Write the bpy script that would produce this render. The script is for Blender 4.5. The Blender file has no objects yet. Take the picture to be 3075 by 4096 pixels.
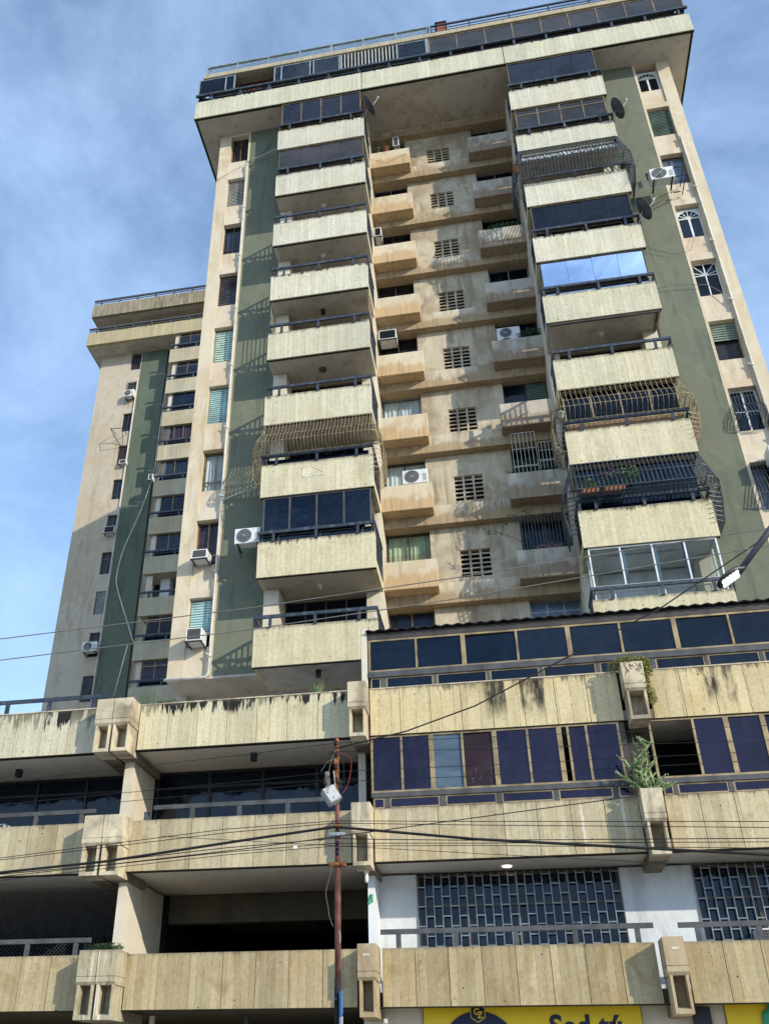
import bpy, math, random
from mathutils import Vector, Matrix
R = random.Random(7)
S = bpy.context.scene
C = S.collection

# ------------------------------------------------------------------ camera
cam = bpy.data.cameras.new('camera'); co = bpy.data.objects.new('camera', cam); C.objects.link(co)
pitch, yaw, roll = 0.541691357, -0.193577861, 0.00509848961
fw = Vector((math.sin(yaw)*math.cos(pitch), math.cos(yaw)*math.cos(pitch), math.sin(pitch)))
rt = Vector((math.cos(yaw), -math.sin(yaw), 0)); up = rt.cross(fw)
r2 = math.cos(roll)*rt + math.sin(roll)*up; u2 = -math.sin(roll)*rt + math.cos(roll)*up
co.matrix_world = Matrix(((r2.x, u2.x, -fw.x, 0), (r2.y, u2.y, -fw.y, 0), (r2.z, u2.z, -fw.z, 0), (0, 0, 0, 1)))
cam.sensor_fit = 'VERTICAL'; cam.sensor_height = 24.0; cam.sensor_width = 18.0
cam.lens = 24*3657.34/4096
cam.shift_x = (1537.5-1300.5)/4096; cam.shift_y = (2202-2048)/4096
cam.clip_start = 0.1; cam.clip_end = 2000
S.camera = co
# ------------------------------------------------------------------ sky, sun, exposure
SUN = Vector((0.745, -0.545, 0.385)).normalized()
w = bpy.data.worlds.new('World'); S.world = w; w.use_nodes = True
nt = w.node_tree; N = nt.nodes; L = nt.links
bg = N['Background']; bg.inputs[1].default_value = 0.15
sky = N.new('ShaderNodeTexSky'); sky.sky_type = 'NISHITA'; sky.sun_disc = False
sky.sun_elevation = math.asin(SUN.z); sky.sun_rotation = math.atan2(SUN.x, SUN.y)
sky.air_density = 1.0; sky.dust_density = 0.6; sky.ozone_density = 1.5
tc = N.new('ShaderNodeTexCoord'); mp = N.new('ShaderNodeMapping'); mp.inputs['Scale'].default_value = (1.3, 1.5, 2.1)
mp.inputs['Rotation'].default_value = (0.2, 0.3, 0.4)
n1 = N.new('ShaderNodeTexNoise'); n1.inputs['Scale'].default_value = 2.1; n1.inputs['Detail'].default_value = 9; n1.inputs['Roughness'].default_value = .62; n1.inputs['Distortion'].default_value = .35
cr = N.new('ShaderNodeValToRGB'); cr.color_ramp.elements[0].position = .40; cr.color_ramp.elements[1].position = .74
mixc = N.new('ShaderNodeMixRGB'); mixc.inputs[2].default_value = (4.3, 5.2, 6.6, 1)
ml = N.new('ShaderNodeMath'); ml.operation = 'MULTIPLY'; ml.use_clamp = True
ad = N.new('ShaderNodeMath'); ad.operation = 'ADD'; ad.inputs[1].default_value = .12; ad.use_clamp = True
L.new(tc.outputs['Generated'], mp.inputs[0]); L.new(mp.outputs[0], n1.inputs[0]); L.new(n1.outputs[0], cr.inputs[0])
L.new(cr.outputs[0], ml.inputs[0]); L.new(ml.outputs[0], ad.inputs[0]); L.new(ad.outputs[0], mixc.inputs[0])
tn = N.new('ShaderNodeMixRGB'); tn.blend_type = 'MULTIPLY'; tn.inputs[0].default_value = 1; tn.inputs[2].default_value = (.86, .98, 1.09, 1)
L.new(sky.outputs[0], mixc.inputs[1]); L.new(mixc.outputs[0], tn.inputs[1]); L.new(tn.outputs[0], bg.inputs[0])
# clouds are denser in the half of the sky behind the camera
sp = N.new('ShaderNodeSeparateXYZ'); L.new(tc.outputs['Generated'], sp.inputs[0])
mr = N.new('ShaderNodeMapRange'); mr.inputs[1].default_value = .2; mr.inputs[2].default_value = -.5; mr.inputs[3].default_value = .44; mr.inputs[4].default_value = 2.2
L.new(sp.outputs[1], mr.inputs[0]); L.new(mr.outputs[0], ml.inputs[1])
sd = bpy.data.lights.new('sun', 'SUN'); so = bpy.data.objects.new('sun', sd); C.objects.link(so)
sd.energy = 3.1; sd.angle = math.radians(.6); sd.color = (1, .91, .745)
so.rotation_euler = SUN.to_track_quat('Z', 'Y').to_euler(); so.location = (30, -20, 40)
S.view_settings.view_transform = 'Standard'; S.view_settings.look = 'None'; S.view_settings.exposure = 0.6; S.view_settings.gamma = 1

# ------------------------------------------------------------------ materials
def nmat(name):
    m = bpy.data.materials.new(name); m.use_nodes = True
    return m, m.node_tree.nodes, m.node_tree.links, m.node_tree.nodes['Principled BSDF']
class G:
    """small node-graph helper"""
    def __init__(s, name):
        s.m, s.N, s.L, s.b = nmat(name)
        g = s.N.new('ShaderNodeNewGeometry'); s.pos = g.outputs['Position']; s.nor = g.outputs['Normal']
    def put(s, sock, v):
        if isinstance(v, (int, float)): sock.default_value = v
        elif isinstance(v, (tuple, list)): sock.default_value = tuple(v) if len(v) != 3 or sock.type == 'VECTOR' else (*v, 1)
        else: s.L.new(v, sock)
    def math(s, op, a, b=0, c=0, clamp=False):
        n = s.N.new('ShaderNodeMath'); n.operation = op; n.use_clamp = clamp
        s.put(n.inputs[0], a); s.put(n.inputs[1], b)
        if len(n.inputs) > 2: s.put(n.inputs[2], c)
        return n.outputs[0]
    def xyz(s):
        n = s.N.new('ShaderNodeSeparateXYZ'); s.L.new(s.pos, n.inputs[0]); return n.outputs
    def comb(s, x, y, z):
        n = s.N.new('ShaderNodeCombineXYZ'); [s.put(n.inputs[i], v) for i, v in enumerate((x, y, z))]; return n.outputs[0]
    def scaled(s, sc, off=(0, 0, 0)):
        n = s.N.new('ShaderNodeMapping'); s.L.new(s.pos, n.inputs[0]); n.inputs['Scale'].default_value = sc; n.inputs['Location'].default_value = off; return n.outputs[0]
    def noise(s, v, scale=1, detail=4, rough=.55, dist=0):
        n = s.N.new('ShaderNodeTexNoise'); s.L.new(v, n.inputs['Vector']); n.inputs['Scale'].default_value = scale
        n.inputs['Detail'].default_value = detail; n.inputs['Roughness'].default_value = rough; n.inputs['Distortion'].default_value = dist
        return n.outputs[0]
    def white(s, v):
        n = s.N.new('ShaderNodeTexWhiteNoise'); n.noise_dimensions = '1D'; s.put(n.inputs['W'], v); return n.outputs['Value']
    def ramp(s, v, a, b, lo=0., hi=1.):
        n = s.N.new('ShaderNodeMapRange'); n.interpolation_type = 'SMOOTHSTEP'
        s.put(n.inputs[0], v); n.inputs[1].default_value = a; n.inputs[2].default_value = b; n.inputs[3].default_value = lo; n.inputs[4].default_value = hi
        return n.outputs[0]
    def mix(s, f, a, b, mode='MIX'):
        n = s.N.new('ShaderNodeMixRGB'); n.blend_type = mode; s.put(n.inputs[0], f); s.put(n.inputs[1], a); s.put(n.inputs[2], b); return n.outputs[0]
    def bump(s, h, st=.3, d=.02):
        n = s.N.new('ShaderNodeBump'); n.inputs['Strength'].default_value = st; n.inputs['Distance'].default_value = d; s.L.new(h, n.inputs['Height']); s.L.new(n.outputs[0], s.b.inputs['Normal'])
    def done(s, col, rough=.85, spec=.3):
        s.put(s.b.inputs['Base Color'], col); s.put(s.b.inputs['Roughness'], rough); s.b.inputs['Specular IOR Level'].default_value = spec; return s.m

def concrete(name, base, zt=None, mould=0., h=.6, plank=.13, warm=.35, seed=0., grey=.3, dark=(.018, .017, .015), bias=0., runs=(), runs_w=.25, soak=.22, vary=.07):
    g = G(name); x, y, z = g.xyz()
    u = g.math('ADD', x, g.math('MULTIPLY', y, .93)); u = g.math('ADD', u, seed*3.17)
    ui = g.math('DIVIDE', u, plank); pi = g.math('FLOOR', ui); fr = g.math('FRACT', ui)
    tint = g.white(pi)
    streak = g.noise(g.scaled((9, 9, .55), (seed, 0, 0)), 1, 5, .6)
    blot = g.noise(g.scaled((.55, .55, .8), (seed*2, 3, 0)), 1, 4, .55)
    fine = g.noise(g.scaled((14, 14, 14)), 1, 4, .6)
    bt = [c*1.0 for c in base]
    warmc = (base[0]*.86, base[1]*.70, base[2]*.48)
    greyc = (base[0]*.66, base[1]*.72, base[2]*.80)
    c = g.mix(g.math('MULTIPLY', g.ramp(blot, .42, .7), warm), bt, warmc)
    c = g.mix(g.math('MULTIPLY', g.ramp(g.noise(g.scaled((.8, .8, .5), (9+seed, 1, 2)), 1, 4), .5, .72), grey), c, greyc)
    c = g.mix(g.ramp(streak, .38, .78, 0, .24), c, (base[0]*.5, base[1]*.45, base[2]*.36))
    c = g.mix(g.ramp(g.noise(g.scaled((6, 6, .35), (31+seed, 0, 0)), 1, 3), .6, .8, 0, .35), c, (base[0]*1.35, base[1]*1.38, base[2]*1.45))
    c = g.mix(1, c, g.comb(*[g.ramp(tint, 0, 1, 1-vary, 1+vary*.5)]*3), 'MULTIPLY')
    c = g.mix(1, c, g.comb(*[g.ramp(fine, .3, .7, .9, 1.08)]*3), 'MULTIPLY')
    # pale lime runs and brown soaked patches with their own outlines
    c = g.mix(g.math('MULTIPLY', g.ramp(g.noise(g.scaled((4.5, 4.5, .22), (17+seed, 3, 0)), 1, 4, .6), .60, .70, 0, .55), runs_w), c, (.74, .71, .60))
    c = g.mix(g.ramp(g.noise(g.scaled((1.5, 1.5, 1.0), (23+seed, 3, 5)), 1, 5, .62, .8), .50, .72, 0, soak), c, (base[0]*.60, base[1]*.52, base[2]*.40))
    c = g.mix(g.ramp(g.noise(g.scaled((12, 12, 1.2), (3+seed, 8, 5)), 1, 4, .6), .56, .70, 0, .35), c, (base[0]*.62, base[1]*.58, base[2]*.52))
    edge = g.math('MINIMUM', fr, g.math('SUBTRACT', 1, fr))
    hole = g.noise(g.scaled((1, 1, 3.), (4, 0, 0)), 3, 2)
    lm = g.math('MULTIPLY', g.ramp(edge, .0, .055, 1, 0), g.ramp(hole, .38, .6, .1, .75))
    c = g.mix(lm, c, (base[0]*.36, base[1]*.33, base[2]*.3))
    pit = g.ramp(g.noise(g.scaled((26, 26, 22), (2, 2, 2)), 1, 2, .5), .70, .76, 0, .55)
    c = g.mix(pit, c, (.06, .055, .05))
    if zt is not None:
        d = g.math('SUBTRACT', zt, z)
        dirt = g.noise(g.scaled((6.5, 6.5, .9), (seed+5, 0, 3)), 1, 6, .7)
        fall = g.ramp(d, -.02, h, 1, 0)
        mk = g.math('ADD', g.math('MULTIPLY', fall, .52), g.math('MULTIPLY', g.ramp(dirt, .34, .66), .60))
        mk = g.math('ADD', mk, bias)
        zone = g.ramp(g.noise(g.scaled((.35, .35, .1), (seed*1.7+2, 0, 0)), 1, 3), .42, .58)
        mk = g.math('MULTIPLY', g.ramp(mk, .70, .98), g.math('MULTIPLY', g.ramp(d, 0, h*1.9, 1, 0), mould))
        mk = g.math('MULTIPLY', mk, g.math('ADD', g.math('MULTIPLY', zone, .75), .25), clamp=True)
        c = g.mix(mk, c, dark)
        for (rx, rw) in runs:      # long black water stains running down from the top edge
            dx = g.math('ABSOLUTE', g.math('SUBTRACT', g.math('ADD', x, g.math('MULTIPLY', g.noise(g.scaled((2, 2, 2.5), (rx, 0, 0)), 1, 3), .12)), rx+.06))
            wv = g.math('MULTIPLY', g.ramp(dx, rw*.35, rw, 1, 0), g.ramp(g.math('ADD', d, g.math('MULTIPLY', dirt, .5)), .7, 1.35, 1, 0))
            c = g.mix(g.math('MULTIPLY', wv, g.ramp(g.noise(g.scaled((5, 5, 1.2), (rx*3, 0, 7)), 1, 5, .65), .36, .55, .15, .95)), c, dark)
        # grime line on the coping
        c = g.mix(g.math('MULTIPLY', g.ramp(d, 0, .09, 1, 0), g.ramp(streak, .35, .6, .15, .6)), c, (.13, .12, .11))
    g.bump(g.math('ADD', g.math('MULTIPLY', lm, -1.), g.math('ADD', g.math('MULTIPLY', tint, .35), g.math('MULTIPLY', fine, .5))), .35, .012)
    return g.done(c, .88, .25)

def plaster(name, base, stain=(.30, .17, .07), amt=.5, grime=.25, scale=1., seed=0., light=.3, ledge=None):
    g = G(name)
    blot = g.noise(g.scaled((.6*scale, .6*scale, .45*scale), (seed, 0, 0)), 1, 5, .6, .6)
    run = g.noise(g.scaled((2.6, 2.6, .35), (seed+3, 2, 0)), 1, 5, .6, .4)
    mid = g.noise(g.scaled((3, 3, 3), (seed, 4, 1)), 1, 5, .6)
    fine = g.noise(g.scaled((30, 30, 30)), 1, 3, .6)
    c = g.mix(g.ramp(blot, .42, .66, 0, amt), base, stain)
    c = g.mix(g.ramp(run, .52, .66, 0, amt*.8), c, (stain[0]*.8, stain[1]*.8, stain[2]*.8))
    c = g.mix(g.ramp(g.noise(g.scaled((1.4, 1.4, .8), (seed+11, 5, 0)), 1, 4, .55, 1.2), .56, .66, 0, light), c, [min(.8, b*1.25) for b in base])
    c = g.mix(g.ramp(mid, .5, .75, 0, grime), c, (base[0]*.4, base[1]*.42, base[2]*.45))
    c = g.mix(1, c, g.comb(*[g.ramp(fine, .3, .7, .94, 1.05)]*3), 'MULTIPLY')
    if ledge is not None:      # run-off below each storey's ledge: pale lime at the top, brown soaked lower part, black lips
        zr, hh = ledge; x, y, z = g.xyz()
        dd = g.math('MULTIPLY', g.math('FRACT', g.math('DIVIDE', g.math('SUBTRACT', zr+2.948*20, z), 2.948)), 2.948)
        st = g.noise(g.scaled((2.6, 2.6, .12), (seed, 7, 1)), 1, 5, .65); s2 = g.noise(g.scaled((9, 9, .5), (seed, 2, 1)), 1, 4, .6)
        lv_ = g.math('ADD', g.math('MULTIPLY', dd, .55/hh), g.math('MULTIPLY', st, .75))
        inb = g.ramp(dd, hh, hh+.03, 1, 0)
        c = g.mix(g.math('MULTIPLY', g.ramp(lv_, .62, .72, 0, .75), inb), c, (stain[0]*1.15, stain[1]*1.05, stain[2]*.95))
        c = g.mix(g.math('MULTIPLY', g.math('MULTIPLY', g.ramp(s2, .5, .66), g.ramp(dd, hh*.15, hh*.9, .05, .55)), inb), c, (stain[0]*.55, stain[1]*.5, stain[2]*.45))
        c = g.mix(g.math('MULTIPLY', g.math('MULTIPLY', g.ramp(st, .50, .60), g.ramp(dd, 0, hh*.6, .6, 0)), inb), c, (.62, .58, .47))
    g.bump(g.math('ADD', fine, g.math('MULTIPLY', mid, 2)), .25, .008)
    return g.done(c, .9, .2)

def plain(name, col, rough=.5, metal=0., spec=.5, var=.15, scale=3., dirt=None):
    g = G(name)
    n = g.noise(g.scaled((scale,)*3), 1, 5, .6)
    c = g.mix(g.ramp(n, .35, .7, 0, 1), [v*(1+var) for v in col], [v*(1-var*1.6) for v in col])
    if dirt: c = g.mix(g.ramp(g.noise(g.scaled((8, 8, 2)), 1, 5, .65), .5, .68, 0, .8), c, dirt)
    g.b.inputs['Metallic'].default_value = metal
    return g.done(c, rough, spec)

def glass_dark(name, col=(.006, .009, .02), rough=.04, spec=.7, tint=(.75, .85, 1)):
    spec = spec*.40
    g = G(name)
    n = g.noise(g.scaled((.5, .5, .9)), 1, 4, .6, .6)
    c = g.mix(g.ramp(n, .35, .7), col, [v*2.2 for v in col])
    w_ = g.noise(g.scaled((1.1, 1.1, 1.1)), 1, 3); g.bump(w_, .22, .09)
    g.b.inputs['Specular Tint'].default_value = (*tint, 1)
    grime_ = g.noise(g.scaled((3, 3, .8), (2, 5, 1)), 1, 5, .65)
    c = g.mix(g.ramp(grime_, .5, .75, 0, .5), c, [v*1.5+.012 for v in col])
    return g.done(c, g.ramp(grime_, .4, .75, rough, rough+.16), spec)

def glass_clear(name, tint=(.8, .86, .9), amt=.0):
    m, N_, L_, b = nmat(name)
    out = N_['Material Output']; N_.remove(b)
    tr = N_.new('ShaderNodeBsdfTransparent'); tr.inputs[0].default_value = (*tint, 1)
    gl = N_.new('ShaderNodeBsdfGlossy'); gl.inputs['Roughness'].default_value = .03; gl.inputs[0].default_value = (.7, .75, .8, 1)
    fr = N_.new('ShaderNodeFresnel'); fr.inputs[0].default_value = 1.28
    ad_ = N_.new('ShaderNodeMath'); ad_.operation = 'ADD'; ad_.inputs[1].default_value = amt; L_.new(fr.outputs[0], ad_.inputs[0])
    ge = N_.new('ShaderNodeNewGeometry'); sb = N_.new('ShaderNodeMath'); sb.operation = 'SUBTRACT'; sb.inputs[0].default_value = 1; L_.new(ge.outputs['Backfacing'], sb.inputs[1])
    mu = N_.new('ShaderNodeMath'); mu.operation = 'MULTIPLY'; L_.new(ad_.outputs[0], mu.inputs[0]); L_.new(sb.outputs[0], mu.inputs[1])
    mx = N_.new('ShaderNodeMixShader'); L_.new(mu.outputs[0], mx.inputs[0]); L_.new(tr.outputs[0], mx.inputs[1]); L_.new(gl.outputs[0], mx.inputs[2]); L_.new(mx.outputs[0], out.inputs[0])
    return m
def mirror(name):
    g = G(name); g.b.inputs['Metallic'].default_value = 1.
    n = g.noise(g.scaled((1, 1, 1)), 1, 2); g.bump(n, .05, .02)
    return g.done((.70, .80, .92), .03, .5)
def emit(name, col, st):
    m, N_, L_, b = nmat(name); b.inputs['Emission Color'].default_value = (*col, 1); b.inputs['Emission Strength'].default_value = st; b.inputs['Base Color'].default_value = (*col, 1); return m
def foliage(name, a, b_):
    g = G(name); n = g.noise(g.scaled((7, 7, 7)), 1, 3)
    c = g.mix(g.ramp(n, .35, .65), a, b_); g.b.inputs['Subsurface Weight'].default_value = 0
    return g.done(c, .55, .3)

TW = (.565, .55, .425)          # tower parapet concrete
PD = (.5, .42, .25)          # podium concrete
M = {}
for i in range(5): M['tower_conc%d' % i] = None
M['roofband'] = concrete('board_concrete_roof_band', TW, 38.68, 1.0, .30, .2, .15, 1.3, .35)
M['slab2'] = concrete('stained_roof_slab_concrete', (.42, .37, .26), 40.82, 1.4, .25, .5, .2, 4.1, .3)
M['pod1'] = concrete('board_concrete_yellowed_low', (.415, .345, .205), 2.78, .45, .25, .17, .4, 2.2, .15, runs_w=.15, soak=.75, vary=.15)
M['pod2'] = concrete('board_concrete_yellowed_middle', (.475, .415, .275), 5.71, .6, .3, .17, .35, 5.1, .4, runs_w=1., soak=.6, vary=.15)
M['pod3'] = concrete('board_concrete_mouldy_top', (.60, .545, .37), 8.62, 2.2, .55, .19, .25, 8.4, .25, bias=.06, soak=.25)
M['pod3r'] = concrete('board_concrete_top_right', (.59, .50, .30), 8.62, .8, .40, .3, .35, 3.4, .3, runs_w=.2, soak=.4, runs=((-.03, .20), (.20, .14), (.95, .26), (.72, .12), (1.1, .12), (4.9, .2), (5.3, .15)))
M['pod3l'] = concrete('board_concrete_very_mouldy', (.56, .52, .38), 8.62, 2.6, .8, .19, .2, 8.4, .5, bias=.16, soak=.4)
for sfx, fv, sd_ in (('v', .90, 1.7), ('w', 1.05, 3.9)):
    M['pod1'+sfx] = concrete('board_concrete_low_'+sfx, tuple(c*fv for c in (.41, .335, .20)), 2.78, .45, .25, .17, .4, 2.2+sd_, .2, runs_w=.15, soak=.8, vary=.15)
    M['pod2'+sfx] = concrete('board_concrete_middle_'+sfx, tuple(c*fv for c in (.465, .40, .265)), 5.71, .6, .3, .17, .35, 5.1+sd_, .4, runs_w=1.1, soak=.7, vary=.15)
    M['pod3'+sfx] = concrete('board_concrete_top_'+sfx, tuple(c*fv for c in (.60, .545, .37)), 8.62, 2.2, .62, .19, .25, 8.4+sd_, .3, bias=.07, soak=.3)
    M['pod3l'+sfx] = concrete('board_concrete_far_left_'+sfx, tuple(c*fv for c in (.56, .52, .39)), 8.62, 2.6, .8, .19, .2, 8.4+sd_, .6, bias=.16, soak=.4)
    M['pod3r'+sfx] = concrete('board_concrete_right_'+sfx, tuple(c*fv for c in (.59, .50, .30)), 8.62, .8, .40, .3, .35, 3.4+sd_, .3, runs_w=.2, soak=.45, runs=((-.03, .20), (.20, .14), (.95, .26), (.72, .12), (1.1, .12), (4.9, .2), (5.3, .15)))
M['far_conc'] = concrete('far_board_concrete', (.44, .40, .29), None, 0, .4, .25, .4, 6., .5)
M['far_band'] = concrete('far_roof_band_concrete', (.44, .38, .24), 49.3, .6, .5, .3, .5, 6., .3)
M['beam'] = plaster('dirty_shaded_beam_concrete', (.25, .22, .165), (.13, .10, .07), .8, .4, 1., 6.)  # darkened for the shade under the slabs as well as for dirt
M['planter_brown'] = plaster('brown_planter_concrete', (.40, .325, .21), (.27, .19, .11), .7, .4, 2., 5., .3)
M['planter_white'] = concrete('lime_streaked_planter_concrete', (.40, .36, .25), 2.8, .5, .3, .5, .3, 9.1, .4, runs_w=1.6, soak=.7)
M['planter'] = plaster('planter_concrete', (.56, .49, .35), (.25, .20, .14), .85, .6, 2.2, 1., .5)
M['beige'] = plaster('beige_plaster', (.60, .53, .40), (.50, .40, .26), .6, .12, 1., 2.)
M['beige_panel'] = plaster('beige_recess_plaster', (.60, .53, .42), (.50, .37, .22), .6, .12, 1.3, 5.)
M['centre'] = plaster('stained_bay_plaster', (.49, .425, .315), (.30, .235, .15), .85, .5, 1.1, 7., .5, (11.13, .73))
M['centre_box'] = plaster('stained_box_plaster', (.62, .535, .39), (.43, .315, .18), .5, .22, 1.3, 9., .3, (11.77, 1.02))
M['centre_box_r'] = plaster('grey_box_plaster', (.50, .46, .38), (.25, .195, .14), .6, .3, 1.3, 12., .3, (11.77, 1.02))
M['green'] = plaster('green_paint', (.158, .168, .122), (.122, .146, .108), .75, .28, .9, 3., .35)
M['far_green'] = plaster('far_green_paint', (.118, .142, .105), (.09, .115, .085), .7, .3, .5, 13., .35)
M['far_wall'] = plaster('far_beige_plaster', (.47, .41, .32), (.41, .33, .23), .7, .2, .35, 15.)
M['lintel_dark'] = plaster('deep_shade_lintel', (.10, .085, .06), (.06, .05, .04), .6, .2, 1., 3.)  # deep shade put into the colour of the lintel and lowest slab
M['soffit'] = plaster('soffit_paint', (.52, .47, .41), (.33, .27, .20), .55, .12, 1., 4., .1)
M['soffit_w'] = plaster('podium_soffit_paint', (.62, .58, .52), (.52, .47, .39), .4, .1, .8, 6., .1)
M['white'] = plaster('white_wall_paint', (.66, .69, .71), (.52, .54, .54), .7, .16, .8, 8., .2)
M['lightwall'] = plaster('cream_wall_paint', (.60, .55, .45), (.45, .36, .24), .45, .12, .8, 10., .2)
M['dark'] = plain('dark_interior', (.012, .012, .014), .9, 0, .1)  # near-black colour stands in for shade inside rooms and openings
M['joint'] = plain('joint_shadow_gap', (.03, .027, .022), .95, 0, .1)
M['navy'] = plain('navy_steel_paint', (.030, .042, .060), .5, .2, .5, .3, 6., (.10, .11, .12))
M['steelgrey'] = plain('grey_steel_paint', (.07, .074, .078), .6, 0, .3, .2, 3., (.07, .07, .075))
M['rail_lt'] = plain('pale_blue_grey_rail_paint', (.23, .29, .32), .5, .2, .5, .2, 4.)
M['rail_dk'] = plain('far_rail_paint', (.06, .065, .075), .6, .1, .4)
M['brown'] = plain('brown_aluminium', (.20, .135, .075), .4, .5, .5, .25)
M['gold'] = plain('gold_anodised_aluminium', (.36, .25, .125), .35, .6, .5, .25)
M['bronze'] = plain('dark_bronze_aluminium', (.07, .055, .045), .4, .4, .5)
M['alu'] = plain('grey_aluminium', (.25, .265, .27), .4, .5, .5)
M['whiteframe'] = plain('white_frame_paint', (.66, .68, .69), .45, 0, .5, .08, 4., (.45, .44, .4))
M['black'] = plain('black_metal', (.012, .013, .015), .45, .2, .5)
M['blackbar'] = plain('black_iron_bar', (.05, .06, .068), .5, .3, .5, .3)
M['goldbar'] = plain('gold_painted_bar', (.29, .23, .13), .5, .3, .5, .3, 8., (.07, .055, .035))
M['whitebar'] = plain('cream_painted_bar', (.45, .43, .36), .6, .1, .4)
M['glass'] = glass_dark('tinted_glass', (.002, .003, .006))
M['glass_blue'] = glass_dark('blue_tinted_glass', (.0015, .004, .009), .05, .95)
M['glass_purple'] = glass_dark('violet_tinted_glass', (.004, .003, .009), .05, 1.25, (.76, .74, 1))
M['glass_smoke'] = glass_dark('smoked_glass', (.022, .021, .022), .12, .6, (.8, .8, .9))
M['glass_brown'] = glass_dark('brown_film_glass', (.022, .012, .014), .1, .5)
M['glass_pale'] = glass_dark('pale_blue_glass', (.05, .075, .10), .08, .8)
M['glass_clear'] = glass_clear('clear_glass', (.9, .93, .93))
M['glass_tint'] = glass_clear('grey_clear_glass', (.68, .70, .74), .01)
M['mirror'] = mirror('mirror_film_glass')
M['cur_white'] = plain('white_curtain', (.62, .64, .64), .9, 0, .1, .06)
M['cur_purple'] = plain('mauve_curtain', (.20, .145, .17), .9, 0, .1, .2)
M['cur_green'] = plain('pale_green_curtain', (.42, .48, .33), .9, 0, .1, .1)
M['cur_blue'] = plain('blue_curtain', (.10, .14, .20), .9, 0, .1, .15)
M['cur_teal'] = plain('teal_curtain', (.46, .56, .50), .9, 0, .1, .12)
M['cur_dark'] = plain('dark_curtain', (.06, .05, .055), .9, 0, .1, .2)
M['louv_teal'] = plain('teal_louvre_glass', (.30, .46, .45), .2, 0, .6, .2, 2.)
M['louv_green'] = plain('green_louvre_glass', (.10, .15, .12), .2, 0, .6, .2, 2.)
M['louv_dark'] = plain('dark_louvre_glass', (.05, .05, .07), .2, 0, .6, .3, 2.)
M['louv_pale'] = plain('pale_louvre_glass', (.30, .31, .28), .3, 0, .5, .15, 2.)
M['shutter'] = plain('green_grey_shutter', (.20, .24, .20), .5, 0, .4)
M['acw'] = plain('white_ac_casing', (.66, .67, .66), .45, 0, .4, .05, 5., (.48, .46, .42))
M['slatgrey'] = plain('grey_white_slat_paint', (.40, .43, .45), .5)
M['boxgrey'] = plain('weathered_grey_box_paint', (.33, .35, .36), .5, .1, .4, .1, 6., (.16, .14, .12))
M['acg'] = plain('grey_ac_grille', (.10, .10, .10), .6, 0, .4)
M['pipe'] = plain('white_drain_pipe', (.55, .53, .46), .5, 0, .4, .1)
M['rust'] = plain('rusty_red_pole', (.15, .058, .042), .7, .1, .3, .35, 4., (.07, .035, .028))
M['rustdark'] = plain('burnt_black_pole', (.028, .018, .018), .8, .1, .2)
M['rustspool'] = plain('rusty_bracket', (.24, .10, .035), .7, .3, .3, .4, 12., (.06, .03, .02))
M['galv'] = plain('galvanised_steel', (.33, .34, .34), .5, .5, .5)
M['cable'] = plain('black_cable', (.012, .012, .013), .6, 0, .3)
M['cablegrey'] = plain('grey_cable', (.16, .155, .145), .6, 0, .3)
M['red_cable'] = plain('red_cable', (.35, .05, .03), .6, 0, .3)
M['brick'] = plain('red_brick', (.34, .10, .06), .85, 0, .2, .2)
M['tile'] = plain('grey_roof_tile', (.13, .10, .08), .8, 0, .2)
M['terra'] = plain('terracotta', (.30, .12, .075), .8, 0, .2)
M['sign_blue'] = plain('blue_sign_face', (.08, .29, .62), .4, 0, .5, .08)
M['sign_white'] = plain('white_sign_paint', (.75, .78, .80), .4, 0, .5, .04)
M['sign_green'] = plain('green_sign_paint', (.02, .32, .15), .4, 0, .5, .05)
M['yellow'] = plain('yellow_banner', (.78, .55, .012), .5, 0, .4, .04)
M['ink'] = plain('navy_banner_ink', (.010, .013, .05), .5, 0, .4, .05)
M['asphalt'] = plain('asphalt', (.12, .118, .112), .9, 0, .2, .25, 2.)
M['paving'] = plain('paving', (.46, .43, .38), .9, 0, .2, .15, 1.)
M['earth'] = plain('dry_ground', (.27, .235, .17), .95, 0, .1, .25, .3)
M['leaf'] = foliage('leaf_green', (.05, .10, .025), (.10, .16, .04))
M['leaf_dk'] = foliage('dark_leaf_green', (.018, .042, .018), (.035, .075, .03))
M['leaf_yl'] = foliage('yellow_leaf_green', (.14, .17, .03), (.24, .22, .06))
M['cactus'] = foliage('cactus_green', (.07, .12, .04), (.27, .33, .15))
M['blade'] = foliage('blade_green', (.10, .17, .06), (.20, .28, .14))
M['pink'] = plain('pink_petals', (.5, .22, .28), .8, 0, .2)
M['led'] = emit('lit_led_panel', (.75, .82, .9), .45)
M['lampglow'] = emit('lit_ceiling_lamp', (1, .93, .75), 1.4)
M['roofdark'] = plain('corrugated_fibre_roof', (.022, .022, .024), .8, 0, .2, .3)
M['stone'] = concrete('stacked_stone', (.5, .46, .38), None, 0, .4, .4, .3, 1.)
M['chalk'] = plain('white_scratched_paint', (.72, .72, .68), .9, 0, .1)
def tc_mat(k):
    key = 'tc%d' % k
    if key not in M:
        z = 11.89+(9-k)*2.948
        rr = random.Random(k*5)
        v_ = 1+rr.uniform(-.10, .06); wq = max(0, min(1, (k-3)/5)); b = [c*v_ for c in (.575+.04*wq, .56-.0*wq, .455-.075*wq)]
        M[key] = concrete('board_concrete_parapet_%d' % k, b, z, 1.2 if k == 1 else rr.choice((.2, .7, 1.)), .28, .155, rr.uniform(.1, .3), k*1.37, rr.uniform(.1, .35), soak=.3 if k < 7 else .45)
    return M[key]

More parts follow.
